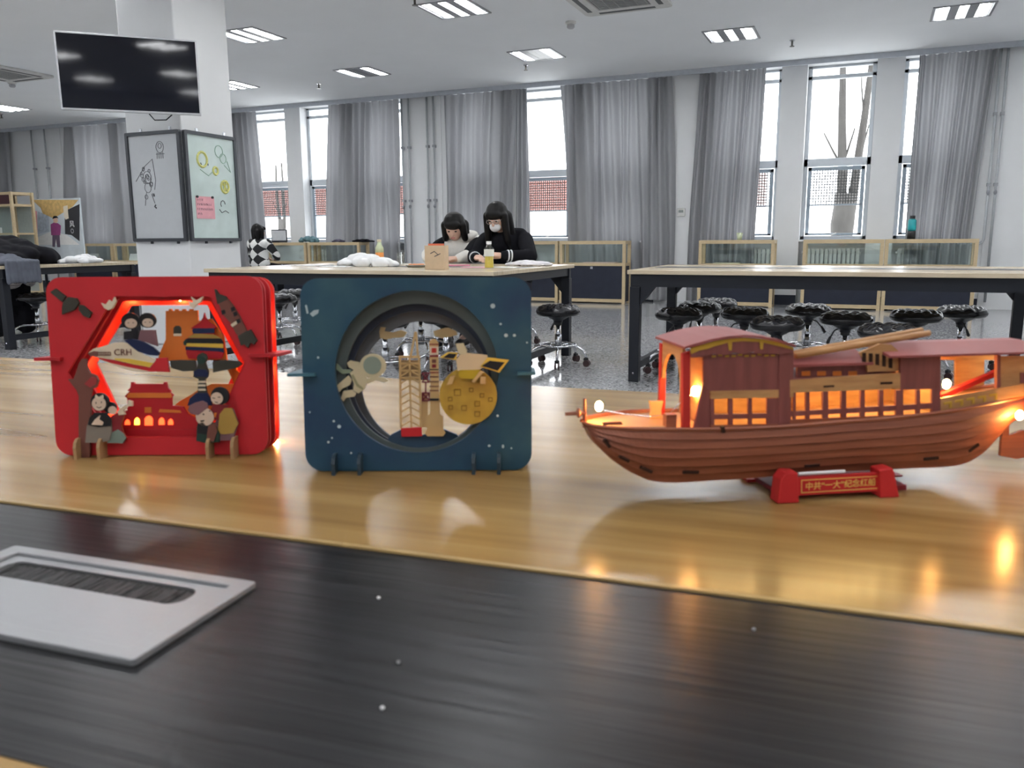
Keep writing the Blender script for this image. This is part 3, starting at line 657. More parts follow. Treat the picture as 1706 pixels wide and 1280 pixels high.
hk = MB(); hk.tube([(.11 * math.cos(a), -.22 + .1 * math.sin(a), .985 + .02 * math.sin(a)) for a in (2 * math.pi * k / 20 for k in range(20))], .04, 10, True); link_mesh('hood', blob(hk, .008, 5), CREAM, g1)
pb = ony(826, 363, 6.62)
g2, hp2 = person('person', 'person with long black hair, glasses and mask in a black jacket', (pb.x, 7.0, 0), 0, (.0, -.36, pb.z), (.02, -.2, .92),
    ((-.18, -.2, .95), (-.21, -.42, .81), (-.1, -.58, .8), (-.02, -.64, .8)), ((.2, -.2, .95), (.34, -.42, .81), (.14, -.58, .82), (.05, -.63, .82)), longhair, ('jacket', BLKC, NAVY), tiltx=math.radians(24))
MK = mat('white_mask', (.75, .76, .78), .8); mk = MB(); mk.ball(hp2(0, -.062, -.055), (.052, .045, .048)); link_mesh('face_mask', blob(mk, .006, 3), MK, g2)
gl = MB()
for s in (-1, 1): gl.tube([hp2(s * .033 + .024 * math.cos(a), -.1, .0 + .018 * math.sin(a)) for a in (2 * math.pi * k / 16 for k in range(16))], .0028, 5, True); gl.tube([hp2(s * .057, -.1, .004), hp2(s * .078, -.02, .008)], .002, 5)
gl.tube([hp2(-.009, -.1, .003), hp2(.009, -.1, .003)], .0025, 5); gl.build('glasses', mat('glasses_metal', (.55, .5, .48), .25, .6), g2)
cf = MB()
for (E_, Wr) in (((-.21, -.42, .81), (-.1, -.58, .8)), ((.34, -.42, .81), (.14, -.58, .82))):
    E_, Wr = Vector(E_), Vector(Wr)
    for f in (.68, .78): p_ = E_ + (Wr - E_) * f; d_ = (Wr - E_).normalized(); cf.tube([p_ - d_ * .006, p_ + d_ * .006], .056 - .012 * f + .004, 14)
cf.build('cuff_stripes', MK, g2)
pc = ony(433, 388, 11.1)
CHK = bpy.data.materials.new('chequered_knit'); CHK.use_nodes = True; _n = CHK.node_tree; _b = _n.nodes['Principled BSDF']; _k = _n.nodes.new('ShaderNodeTexChecker'); _c = _n.nodes.new('ShaderNodeTexCoord'); _m = _n.nodes.new('ShaderNodeMapping')
_m.inputs['Rotation'].default_value = (0, math.radians(45), 0); _m.inputs['Location'].default_value = (.02, .5, .03); _m.inputs['Scale'].default_value = (1, .001, 1)
_k.inputs['Scale'].default_value = 8.2; _k.inputs['Color1'].default_value = (.015, .015, .017, 1); _k.inputs['Color2'].default_value = (.75, .75, .73, 1); _b.inputs['Roughness'].default_value = .9
_n.links.new(_c.outputs['Object'], _m.inputs[0]); _n.links.new(_m.outputs[0], _k.inputs['Vector']); _n.links.new(_k.outputs[0], _b.inputs['Base Color'])
g3, hp3 = person('person', 'person seen from behind in a black and white chequered jumper', (pc.x, 11.05, 0), math.radians(180), (0, -.02, pc.z + .02), (0, .0, .86),
    ((-.17, -.02, .92), (-.26, -.12, .72), (-.14, -.3, .66), (-.05, -.36, .66)), ((.17, -.02, .92), (.26, -.12, .72), (.14, -.3, .66), (.05, -.36, .66)), bob, ('jumper', CHK, BLKC), turn=math.radians(-25))
for nm, x, y, l in (('swivel_stool', pa.x, 7.0, 'under the person in the cream hoodie'), ('swivel_stool', pb.x, 7.0, 'under the person in the black jacket'), ('swivel_stool', pc.x, 11.05, 'under the person in the chequered jumper')):
    dup(st0, (x, y, 0), 1.0, 'black tufted stool ' + l)
# ================================================================== THINGS ON THE BACKGROUND TABLES
def at(px, py): return onz(px, py, .7505)
PLAST = mat('white_plastic_film', (.78, .79, .8), .35, var=.05, bump=.3, scale=40)
def heap(name, label, cat, p, rx, ry, rz, m, seed, n=26):
    rnd = random.Random(seed); mb = MB()
    for _ in range(n):
        a = rnd.uniform(0, 6.28); r = rnd.uniform(0, .75) ** .5; h = (1 - r * r) * rz * .55
        mb.ball((rx * r * math.cos(a), ry * r * math.sin(a), max(.012, h)), (rx * rnd.uniform(.2, .4), ry * rnd.uniform(.2, .4), max(.012, rz * rnd.uniform(.2, .42))), 10, 7)
    me = blob(mb, max(.006, min(rx, ry) * .05), 3)
    for v in me.vertices: v.co.z = max(v.co.z, 0)
    o = link_mesh(name, me, m, None, p); return tag(o, label, cat)
heap('plastic_bag', 'crumpled white plastic bag on the girls\' table', 'bag', at(612, 444), .26, .12, .12, PLAST, 2)
heap('cloth_bundle', 'white and grey crumpled packaging at the right end of the girls\' table', 'packaging', at(880, 443), .2, .1, .05, mat('grey_white_film', (.62, .6, .63), .5, var=.2, scale=12), 5)
t = thing('paper_plate', 'paper plate with orange red food on the girls\' table', 'plate', at(697, 445)); MB().lathe([(.0, .004), (.08, .006), (.105, .018), (.107, .02), (.08, .002), (0, .001)], 24).build('plate_dish', PAPER, t, smooth=True)
fd = MB()
for k in range(24): a = random.uniform(0, 6.28); r = random.uniform(0, .07); fd.ball((r * math.cos(a), r * math.sin(a), .014), (.016, .014, .01), 8, 5)
fd.build('food', mat('orange_food', (.7, .2, .05), .5, var=.3, scale=60), t)
t = thing('paper_bag', 'small kraft paper bag with a printed curl on the girls\' table', 'bag', at(728, 449), .1); KR = mat('kraft_paper', (.6, .45, .3), .8)
MB().ring(rrect(-.075, .075, -.04, .04, .005, 2), rrect(-.072, .072, -.037, .037, .004, 2), .002, .165, 'xy').box(-.073, .073, -.038, .038, 0, .003).build('bag_wall', KR, t)
MB().box(-.05, .045, -.03, .03, .1, .178).build('red_lining', mat('orange_red_tissue', (.75, .17, .08), .7), t)
MB().tube([(-.03, -.041, .11), (0, -.041, .125), (.03, -.041, .1), (.0, -.041, .09), (.045, -.041, .11)], .003, 5).build('printed_curl', INK, t)
t = thing('juice_bottle', 'clear bottle half full of yellow juice on the girls\' table', 'bottle', at(815, 447)); BG = glass_mat('bottle_plastic', (.93, .95, .95), .12)
MB().lathe([(.0, .0), (.034, .0), (.036, .01), (.033, .06), (.036, .11), (.034, .14), (.018, .165), (.017, .175)], 20).build('bottle_wall', BG, t, smooth=True)
MB().lathe([(0, .004), (.032, .004), (.033, .01), (.0305, .06), (.032, .085), (0, .085)], 20).build('juice', mat('yellow_juice', (.8, .62, .08), .3), t, smooth=True); MB().cyl((0, 0), .019, .17, .192, 18).build('cap', PAPER, t)
MB().ring(ellipse(0, 0, .0366, .0366, 20), ellipse(0, 0, .0362, .0362, 20), .085, .135, 'xy').build('label_sleeve', mat('bottle_label', (.75, .76, .7), .6), t)
t = thing('drink_bottle', 'orange and green drink bottle at the left of the plastic bag', 'bottle', at(633, 440)); MB().lathe([(0, 0), (.035, 0), (.037, .02), (.037, .1)], 18).build('lower_body', mat('orange_drink', (.7, .25, .05), .3), t, smooth=True)
MB().lathe([(.037, .1), (.035, .14), (.02, .17), (.016, .19), (0, .19)], 18).build('upper_body', mat('pale_green', (.6, .68, .45), .4), t, smooth=True); MB().cyl((0, 0), .019, .19, .212, 16).build('cap', mat('cream_cap', (.75, .68, .5), .5), t)
t = thing('glass_cup', 'small clear drinking glass on the girls\' table', 'cup', at(668, 441)); MB().lathe([(0, .003), (.028, .003), (.032, .1), (.034, .1), (.03, 0), (0, 0)], 20).build('cup_wall', BG, t, smooth=True)
for i, (px, py, w, d, m, l, rz) in enumerate(((792, 446, .2, .14, mat('pink_sheet', (.72, .4, .47), .7), 'pink sheet of paper before the masked person', .3), (845, 446, .2, .14, PAPER, 'white sheet of paper right of the juice bottle', -.2), (560, 445, .24, .16, PAPER, 'white sheet left of the plastic bag', .15), (520, 443, .28, .2, PAPER, 'white sheet near the left end of the girls\' table', -.1), (765, 443, .16, .12, mat('rose_card', (.6, .2, .3), .7), 'small rose card before the person in cream', .6))):
    p = at(px, py); tag(MB().box(-w / 2, w / 2, -d / 2, d / 2, 0, .004 + .001 * i).build('paper_sheet', m, loc=p, rotz=rz), l, 'paper', 'papers on the girls\' table')
# on the display cases
ctop = .93
t = thing('laptop', 'open dark framed laptop beside the person in the chequered jumper', 'laptop', (ony(458, 400, 11.95).x, 11.97, ctop)); MB().box(-.17, .17, -.11, .11, 0, .018).build('keyboard_base', BLACKM, t)
l_ = MB().box(-.17, .17, .1, .115, .018, .23).build('lid', BLACKM, t); MB().box(-.155, .155, .097, .1, .035, .215).build('screen', mat('laptop_screen', (.6, .61, .63), .4), l_)
heap('scarf', 'teal crumpled scarf on the display case near the laptop', 'scarf', (ony(513, 400, 11.98).x, 12.0, ctop), .2, .11, .13, mat('teal_cloth', (.12, .22, .25), .9, var=.35, scale=16), 9)
heap('dark_bag', 'flat black bag on the display case left of the girls', 'bag', (ony(602, 403, 11.98).x, 12.0, ctop), .2, .11, .06, BLKC, 11)
heap('grey_cloth', 'small dark grey cloth on the display case right of the teal scarf', 'cloth', (ony(562, 403, 11.98).x, 12.0, ctop), .12, .1, .06, mat('grey_violet_cloth', (.1, .09, .13), .9), 12)
t = thing('sports_bottle', 'teal and black sports bottle on the rightmost display case', 'bottle', (ony(1518, 395, 12.0).x, 12.0, ctop)); MB().lathe([(0, 0), (.05, 0), (.05, .1), (.045, .105)], 18).build('black_sleeve', RUBBER, t, smooth=True)
MB().lathe([(.045, .105), (.052, .13), (.05, .24), (.03, .26)], 18).build('teal_body', mat('teal_plastic', (.02, .35, .38), .3), t, smooth=True); MB().lathe([(.032, .26), (.032, .3), (0, .3)], 16).build('cap', RUBBER, t)
t = thing('paper_cup', 'pale green paper cup on the display case right of the thermostat', 'cup', (ony(1232, 400, 11.98).x, 11.98, ctop)); MB().lathe([(0, 0), (.03, 0), (.042, .1), (.044, .1), (.03, .003)], 18).build('cup_wall', mat('pale_green_paper', (.62, .68, .45), .6), t, smooth=True); MB().cyl((0, 0), .04, .07, .075, 16).build('content', PAPER, t)
# ---- left table with coats
p = at(30, 440)
heap('black_coat', 'heap of black coats on the left table', 'coat', (-7.7, 5.45, .7505), .5, .36, .3, BLKC, 21, 40)
SLT = mat('slate_cloth', (.12, .13, .16), .85, var=.25, scale=9, spec=.2)
gj = thing('grey_jacket', 'slate grey jacket hanging over the end of the left table', 'jacket', (-7.22, 5.1, .7505))
o = heap('jacket_body', None, None, (0, 0, 0), .15, .2, .12, SLT, 22); o.parent = gj
mb = MB(); mb.cap((.06, -.14, .02), .035, (.215, -.14, .03), .022); mb.cap((.06, .14, .02), .035, (.215, .14, .03), .022)
for k in range(5): mb.cap((.215, -.15 + .075 * k, .035), .018, (.222, -.15 + .075 * k, -.15 + .012 * (k % 2)), .019); mb.cap((.08, -.15 + .075 * k, .03), .03, (.215, -.15 + .075 * k, .03), .02)
for k in range(4): mb.cap((.216, -.112 + .075 * k, .03), .02, (.222, -.112 + .075 * k, -.14), .02)
link_mesh('hanging_sleeve', blob(mb, .007, 5), SLT, gj)
heap('plastic_bag', 'clear white plastic bag right of the black coats', 'bag', (-7.16, 5.85, .7505), .15, .2, .1, PLAST, 23)
PLD = bpy.data.materials.new('plaid_cloth'); PLD.use_nodes = True; _n = PLD.node_tree; _b = _n.nodes['Principled BSDF']; _k = _n.nodes.new('ShaderNodeTexBrick'); _c = _n.nodes.new('ShaderNodeTexCoord')
_m = _n.nodes.new('ShaderNodeMapping'); _m.inputs['Rotation'].default_value = (math.radians(90), 0, 0); _k.inputs['Scale'].default_value = 14; _k.offset = 0; _k.inputs['Mortar Size'].default_value = .09; _k.inputs['Color1'].default_value = (.03, .018, .02, 1); _k.inputs['Color2'].default_value = (.1, .08, .08, 1); _k.inputs['Mortar'].default_value = (.45, .42, .42, 1)
_n.links.new(_c.outputs['Object'], _m.inputs[0]); _n.links.new(_m.outputs[0], _k.inputs['Vector']); _n.links.new(_k.outputs[0], _b.inputs['Base Color']); _b.inputs['Roughness'].default_value = .9
q = onz(20, 492, .44)
mb = MB(); 
for k in range(16): mb.ball((random.uniform(-.2, .1), random.uniform(-.12, .12), random.uniform(.52, .62)), (.12, .1, .06), 10, 7)
me = blob(mb, .012, 4); o = link_mesh('plaid_scarf', me, PLD, None, (q.x, q.y, 0)); tag(o, 'dark plaid scarf draped over the stool at the left edge', 'scarf')
mb = MB()
for k in range(26): z = random.uniform(.1, .52); mb.ball((random.uniform(-.2, .08) * (.6 + z), random.uniform(-.1, .1), z), (.1, .1, .1), 10, 7)
me = blob(mb, .014, 4); o = link_mesh('hanging_coat', me, BLKC, None, (q.x, q.y, 0)); tag(o, 'long black coat hanging down to the floor at the left edge', 'coat')
# ---- tall cabinet and poster board at far left
x0 = ony(-50, 340, 10.2).x; x1 = ony(24, 340, 10.2).x
t = thing('tall_cabinet', 'tall glass cabinet with dark header at the left edge', 'cabinet', ((x0 + x1) / 2, 10.35, 0)); a = (x1 - x0) / 2
for sx in (-1, .25, 1):
    for sy in (-1, 1): MB().box(sx * a - .025, sx * a + .025, sy * .2 - .02, sy * .2 + .02, 0, 1.85).build('post', PALEWOOD, t)
for z0, z1, m in ((1.8, 1.85, PALEWOOD), (1.6, 1.64, PALEWOOD), (1.1, 1.13, PALEWOOD), (.5, .54, PALEWOOD), (.02, .07, PALEWOOD)): MB().box(-a, a, -.18, .18, z0, z1).build('shelf', m, t)
MB().box(-a + .03, a - .03, -.195, -.18, 1.64, 1.8).build('header_panel', mat('maroon_panel', (.05, .012, .018), .4), t); MB().box(-a + .03, a - .03, -.2, -.192, .54, 1.6).build('front_glass', CASEGLASS, t)
MB().box(-a + .03, a - .03, .185, .195, .07, 1.6).build('back_panel', mat('grey_green_panel', (.33, .37, .36), .6), t)
for (cx, cz, w, h) in ((-.05, 1.35, .18, .1), (-.12, .95, .2, .08)):
    pc_ = thing('price_card', 'small white card inside the tall glass cabinet, %s shelf' % ('upper' if cz > 1.2 else 'lower'), 'card', (t.location.x + cx, 10.3, cz - .22 if cz > 1.2 else cz - .41)); MB().box(-w / 2, w / 2, 0, .01, 0, h).build('card_sheet', PAPER, pc_)
Pz = lambda px, py: ony(px, py, 11.0)
b0, b1 = Pz(50, 340), Pz(131, 340)
t = thing('poster_board', 'printed display board with a cartoon figure in a purple coat', 'poster', ((b0.x + b1.x) / 2, 11.02, 0)); a = (b1.x - b0.x) / 2; zt = Pz(90, 331).z; zb = .45
def U(px, py): v = onplane(px, py, Vector((0, 11.0, 0)), Vector((0, 1, 0))); return (v.x - t.location.x, v.z)
pb_ = MB().box(-a, a, 0, .03, zb, zt).build('board_sheet', mat('poster_pale', (.55, .6, .63), .6, var=.15, scale=4), t)
def flat(name, pts, m, w=-.002, par=None): return MB().prism([U(*q) for q in pts], w, 0.0005).build(name, m, par or t)
flat('printed_hill', [(52, 408), (60, 396), (85, 385), (110, 392), (131, 408)], mat('poster_white', (.75, .74, .72), .6)); flat('printed_roof', [(52, 333), (129, 333), (120, 344), (104, 354), (88, 364), (70, 356), (66, 346)], mat('poster_gold', (.6, .4, .15), .6, var=.35, scale=14))
flat('printed_dark_panel', [(106, 352), (131, 340), (131, 402), (118, 392), (107, 390)], mat('poster_black', (.03, .03, .035), .6)); flat('printed_pink_strip', [(52, 350), (60, 352), (61, 392), (53, 396)], mat('poster_pink', (.7, .3, .33), .6))
flat('printed_temple', [(62, 352), (80, 360), (80, 386), (62, 390)], mat('poster_blue_grey', (.4, .45, .52), .6, var=.3, scale=18))
flat('printed_coat', [(83, 374), (88, 371), (95, 372), (100, 376), (99, 392), (84, 392)], mat('poster_purple', (.3, .06, .2), .6), -.004); flat('printed_trousers', [(86, 392), (98, 392), (99, 412), (94, 412), (92, 398), (90, 412), (86, 411)], mat('poster_trousers', (.12, .09, .13), .6), -.004)
flat('printed_face', [(87, 364), (90, 361), (94, 363), (95, 369), (92, 372), (88, 371)], mat('poster_face', (.72, .48, .36), .6), -.004); flat('printed_hair', [(86, 365), (88, 360), (93, 360), (96, 364), (93, 363), (89, 364)], BLKC, -.005)
x, z = U(118.5, 374); text('lettering', '风', .13, PAPER, t, (x, -.004, z), (math.radians(90), 0, 0), .0005)
x, z = U(119, 385); MB().ring(ellipse(x, z, .04, .045, 20), ellipse(x, z, .027, .03, 20), -.004, 0).build('printed_emblem', mat('poster_grey', (.35, .35, .35), .6), t)
flat('printed_scroll', [(104, 344), (111, 342), (112, 354), (113, 364), (108, 366), (105, 360)], mat('poster_scroll', (.7, .62, .5), .6), -.004)
for s in (-1, 1): MB().box(s * a * .7 - .02, s * a * .7 + .02, .0, .03, 0, zb).box(s * a * .7 - .02, s * a * .7 + .02, -.15, .2, 0, .02).build('stand_foot', BLACKM, t)
# ================================================================== FOREGROUND TABLE
TZ = .75
near0, near1 = onz(0, 835, TZ), onz(1706, 1055, TZ)
ta = math.atan2(near1.y - near0.y, near1.x - near0.x)
fgt = thing('meeting_table', 'large wood topped table with black middle strip holding the lit models', 'table', (0, 0, 0), ta)
def TL(px, py): v = onz(px, py, TZ); c, s = math.cos(-ta), math.sin(-ta); return (v.x * c - v.y * s, v.x * s + v.y * c)
yb = (TL(0, 835)[1] + TL(1706, 1055)[1]) / 2; yf = (TL(0, 592)[1] + TL(1060, 656)[1]) / 2; yn = (TL(0, 1250)[1] + TL(90, 1280)[1]) / 2
TW = bpy.data.materials.new('honey_wood_laminate'); TW.use_nodes = True; MATS['tw'] = TW
_n = TW.node_tree; _b = _n.nodes['Principled BSDF']; _c = _n.nodes.new('ShaderNodeTexCoord')
def _noise(scale, st, det=5, dist=0):
    m = _n.nodes.new('ShaderNodeMapping'); m.inputs['Scale'].default_value = st; z = _n.nodes.new('ShaderNodeTexNoise'); z.inputs['Scale'].default_value = scale; z.inputs['Detail'].default_value = det; z.inputs['Distortion'].default_value = dist
    _n.links.new(_c.outputs['Object'], m.inputs[0]); _n.links.new(m.outputs[0], z.inputs['Vector']); return z.outputs['Fac']
n1 = _noise(3, (.7, 11, 1), 3, .3); n2 = _noise(2.2, (.45, 4.5, 1), 2, .2)
_mm = _n.nodes.new('ShaderNodeMath'); _mm.operation = 'MULTIPLY_ADD'; _mm.inputs[1].default_value = .5; _n.links.new(n1, _mm.inputs[0])
_m2 = _n.nodes.new('ShaderNodeMath'); _m2.operation = 'MULTIPLY'; _m2.inputs[1].default_value = .5; _n.links.new(n2, _m2.inputs[0]); _n.links.new(_m2.outputs[0], _mm.inputs[2])
_r = _n.nodes.new('ShaderNodeValToRGB'); _n.links.new(_mm.outputs[0], _r.inputs[0]); _e = _r.color_ramp.elements
_e[0].position = .33; _e[0].color = (.2, .108, .03, 1); _e[1].position = .68; _e[1].color = (.42, .28, .125, 1); _x = _e.new(.5); _x.color = (.31, .19, .068, 1)
_n.links.new(_r.outputs[0], _b.inputs['Base Color']); _b.inputs['Roughness'].default_value = .22; _b.inputs['Specular IOR Level'].default_value = .3
BL = ramp_mat('black_oak_laminate', [(.35, (.007, .007, .008)), (.6, (.016, .016, .018))], .3, 7, (.8, 22, 1), bump=.35, detail=6, distort=.4, bdist=.0012, spec=.2)
MB().box(-1.75, 1.75, yb, yf, TZ - .03, TZ).build('far_wood_top', TW, fgt, bevel=.002)
MB().box(-1.75, 1.75, yb - .0002, yb + .004, TZ - .001, TZ + .0003).build('edge_highlight', mat('painted_highlight', (.37, .25, .1), .35, spec=.3), fgt)  # lighter strip paints the bevel highlight along the wood edge
MB().box(-1.75, 1.75, yn, yb - .0008, TZ - .03, TZ - .0012).build('black_strip', BL, fgt)
MB().box(-1.75, 1.75, yn - (yf - yb), yn - .0008, TZ - .03, TZ).build('near_wood_top', TW, fgt, bevel=.002)
for s in (-1, 1):
    for y in (yf - .06, yn - (yf - yb) + .06):
        l = MB().box(s * 1.65 - .034, s * 1.65 + .034, y - .034, y + .034, 0, TZ - .03).build('leg', BLACKM, fgt, bevel=.004)
    MB().box(s * 1.65 - .02, s * 1.65 + .02, yn - (yf - yb) + .1, yf - .1, .08, .13).build('side_stretcher', BLACKM, fgt)
for y in (yf - .06, yn - (yf - yb) + .06): MB().box(-1.61, 1.61, y - .02, y + .02, TZ - .11, TZ - .03).build('apron', BLACKM, fgt)
# cable grommet in the black strip
GM = mat('brushed_aluminium', (.33, .335, .345), .4, .6, var=.04, scale=60, stretch=(1, 14, 1))
c0, c1, c2 = TL(33, 912), TL(424, 980), TL(222, 1109); gx0, gx1 = c0[0], (c1[0] + c2[0]) / 2; gy1 = (c0[1] + c1[1]) / 2; gy0 = c2[1]
gr = thing('cable_grommet', 'brushed metal cable outlet with brush slot set in the black strip', 'cable outlet', (0, 0, TZ - .0012), ta)
MB().ring(rrect(gx0, gx1, gy0, gy1, .002, 2), rrect(gx0 + .012, gx1 - .012, gy0 + .01, gy1 - .009, .001, 2), 0, .004, 'xy').build('rim', GM, gr, bevel=.0018)
sx0, sx1 = gx0 + .02, gx1 - .026; sy1, sy0 = gy1 - .016, gy1 - .038
gc = ((sx0 + sx1) / 2, (sy0 + sy1) / 2); gl_ = [(gc[0] + .03 * math.cos(2 * math.pi * k / 160), gc[1] + .008 * math.sin(2 * math.pi * k / 160)) for k in range(160)]
MB().ring(cast_loop(gl_, [(gx0 + .0125, gy0 + .0105), (gx1 - .0125, gy0 + .0105), (gx1 - .0125, gy1 - .0095), (gx0 + .0125, gy1 - .0095)], gc), cast_loop(gl_, rrect(sx0, sx1, sy0, sy1, .009, 6), gc), .0008, .0019, 'xy').build('lid', GM, gr)
br = MB(); rnd = random.Random(4)
MB().box(sx0 - .004, sx1 + .004, sy0 - .004, sy1 + .004, .0003, .0006).build('slot_backing', mat('slot_black', (.006, .006, .006), .8), gr)
for k in range(260):
    x = sx0 + (sx1 - sx0) * rnd.random(); y_ = sy0 + rnd.uniform(-.001, .002); br.bar((x, y_, .0012), (x + rnd.uniform(-.002, .002), sy1 - rnd.uniform(.003, .007), .0016), .0006, .0004)
tag(br.build('brush_bristles', mat('bristle', (.009, .009, .01), .5), gr), kind='stuff')
for px, py, l in ((631, 995, 'tiny white foam crumb below the blue box'), (637, 1178, 'tiny white foam crumb near the bottom edge'), (664, 1102, 'faint foam crumb between the two brighter ones'), (1256, 1047, 'tiny grey foam crumb below the boat')):
    v = onz(px, py, TZ); c_ = MB(); c_.ball((0, 0, .0007), (.0011, .001, .0009), 8, 6); tag(c_.build('foam_crumb', PAPER if px < 660 else mat('grey_foam', (.3, .3, .3), .8), smooth=True, loc=(v.x, v.y, TZ - .0012)), l, 'crumb', 'foam crumbs on the table')
# ================================================================== helper frame: traces pixels on upright planes of a model standing on the table
class Fr:
    def __init__(s, p0, yaw, tilt=0):
        s.p0 = Vector(p0); R = Matrix.Rotation(yaw, 3, 'Z') @ Matrix.Rotation(-tilt, 3, 'X'); s.R = R; s.yaw = yaw; s.tilt = tilt
        s.u = R @ Vector((1, 0, 0)); s.w = R @ Vector((0, 1, 0)); s.v = R @ Vector((0, 0, 1))
    def uv(s, px, py, w=0):
        p = onplane(px, py, s.p0 + s.w * w, s.w) - s.p0; return (p.dot(s.u), p.dot(s.v))
    def poly(s, pts, w=0): return [s.uv(x, y, w) for x, y in pts]
    def lowest(s, w): return -(0) 
    def empty(s, name, label, cat):
        t = thing(name, label, cat, s.p0); t.rotation_euler = s.R.to_euler(); s.t = t; return t
    def plate(s, name, pts, w, m, th=.0028, par=None): return MB().prism(s.poly(pts, w), w, w + th).build(name, m, par or s.t)
    def disc(s, name, px, py, r, w, m, th=.0028, par=None, ry=None, n=26):
        c = s.uv(px, py, w); k = s.uv(px + r, py, w); rr = abs(k[0] - c[0]); return MB().prism(ellipse(c[0], c[1], rr, rr * (ry or 1), n), w, w + th).build(name, m, par or s.t)
    def stroke(s, name, strokes, w, m, r=.0005, par=None):
        mb = MB()
        for st in strokes: mb.tube([(a, w, b) for a, b in s.poly(st, w)], r, 5)
        return mb.build(name, m, par or s.t)
    def led(s, px, py, w, r=.0022, par=None, m=None, name='led_bulb'):
        c = s.uv(px, py, w); return MB().ball((c[0], w, c[1]), (r, r, r * 1.3), 10, 7).build(name, m or LED, par or s.t, smooth=True)
def feet(fr, us, w0, w1, h, m):
    Ri = Matrix.Rotation(fr.tilt, 3, 'X')
    for u in us:
        o = [(w0, 0), (w1, 0), (w1, h), (w1 - .008, h), (w0 + .006, h), (w0 + .002, h * .85), (w0, h * .6)]
        mb = MB().prism(o, u - .0015, u + .0015, 'yz'); mb.v = [tuple(Ri @ Vector(v)) for v in mb.v]; mb.build('foot', m, fr.t)
def paint(name, col, rough=.5, var=.06, scale=40): return mat(name, col, rough, var=var, scale=scale, spec=.22)
TILT = math.radians(4)
# ================================================================== RED LIGHT BOX
RED = paint('red_paint', (.5, .022, .028)); RED2 = paint('deep_red_paint', (.42, .016, .022)); REDG = paint('bright_red_paint', (.6, .03, .025))
CRM = paint('cream_paint', (.66, .55, .4)); BLK = paint('black_paint', (.015, .014, .016)); BRN = paint('brown_paint', (.16, .06, .045)); ORG = paint('orange_paint', (.62, .17, .03)); OLV = paint('dark_olive_paint', (.045, .042, .032)); MAV = paint('mauve_paint', (.2, .1, .11)); NVY = paint('navy_paint', (.012, .018, .06)); OCH = paint('ochre_paint', (.36, .22, .05)); FACE = paint('face_paint', (.62, .47, .36)); GRY = paint('grey_paint', (.2, .17, .14)); DGR = paint('dark_green_paint', (.02, .045, .035)); YLW = paint('yellow_paint', (.65, .42, .06)); MRN = paint('maroon_paint', (.2, .02, .025))
v0 = onz(256, 766, TZ); wv = Vector((-math.sin(YAW), math.cos(YAW), 0))
R1 = Fr(v0 + wv * .014, YAW, TILT); R1.empty('red_light_box', 'red layered wooden light box with hexagonal opening and painted city cut-outs', 'light box')
LW = [0, .008, .024, .038]
HEX = [[(112, 622), (190, 494), (350, 494), (410, 606), (350, 729), (186, 729)], [(126, 618), (196, 498), (350, 497), (409, 605), (350, 728), (190, 728)], [(140, 614), (205, 502), (350, 501), (407, 604), (350, 727), (196, 727)], [(160, 605), (218, 509), (345, 508), (398, 602), (345, 716), (205, 700)]]
p_tl, p_br = R1.uv(75, 462), R1.uv(447, 757)
OUT = rrect(p_tl[0], p_br[0], p_br[1], p_tl[1], .0145, 12)
for i, w in enumerate(LW):
    h = R1.poly(HEX[i], w); c = (sum(q[0] for q in h) / 6, sum(q[1] for q in h) / 6)
    # densify for smooth corners
    loop = []; K = 240
    for k in range(K): a = 2 * math.pi * k / K; loop.append((c[0] + .05 * math.cos(a), c[1] + .05 * math.sin(a)))
    MB().ring(cast_loop(loop, OUT, c), cast_loop(loop, h, c), w, w + .0028).build('frame_layer', RED if i < 3 else REDG, R1.t)
ux0, ux1 = p_tl[0], p_br[0]
hz = R1.uv(100, 598, 0)[1]
MB().box(ux0 - .012, ux0 + .012, -.006, .046, hz - .0014, hz + .0014).build('side_tab', RED2, R1.t); hz = R1.uv(450, 592, 0)[1]
MB().box(ux1 - .014, ux1 + .0125, -.006, .05, hz - .0014, hz + .0014).build('side_tab', RED2, R1.t)
feet(R1, [R1.uv(px, 760, -.012)[0] for px in (127, 166, 347, 388)], -.014, .052, .019, PLY)
f = -.0028
sat = R1.plate('satellite', [(105, 503), (113, 495), (127, 497), (131, 505), (124, 516), (103, 524), (103, 512)], f, OLV)
R1.plate('solar_wing', [(83, 487), (92, 481), (109, 494), (103, 503)], f, OLV, par=sat); R1.plate('solar_wing', [(131, 508), (138, 509), (152, 521), (148, 530), (139, 527), (131, 517)], f, OLV, par=sat)
for pts in ([(168, 505), (176, 508), (181, 500), (186, 504), (190, 495), (193, 503), (187, 514), (180, 517), (173, 513)], [(314, 502), (322, 504), (318, 495), (326, 501), (338, 494), (335, 503), (327, 508), (322, 514), (316, 511)]):
    R1.plate('dove', pts, f - .002, CRM); 
rk = R1.plate('rocket', [(362, 500), (378, 497), (389, 510), (399, 527), (405, 540), (413, 556), (404, 566), (393, 556), (384, 538), (371, 524)], f, BRN)
R1.plate('nose_cone', [(357, 482), (360, 483), (364, 490), (376, 494), (379, 499), (362, 507)], f - .0004, OLV, par=rk); R1.plate('tail_fins', [(396, 560), (408, 553), (417, 549), (428, 568), (423, 574), (417, 571), (413, 580), (407, 574), (401, 576)], f - .0006, OLV, par=rk)
for x, y in ((387, 516), (391, 524), (371, 521), (396, 536)): R1.plate('hatch', [(x - 3, y - 3), (x + 3, y - 5), (x + 5, y + 1), (x - 1, y + 4)], f - .0005, BLK, th=.0008, par=rk)
R1.plate('pale_band', [(384, 541), (393, 535), (396, 539), (387, 545)], f - .0005, CRM, th=.0008, par=rk)
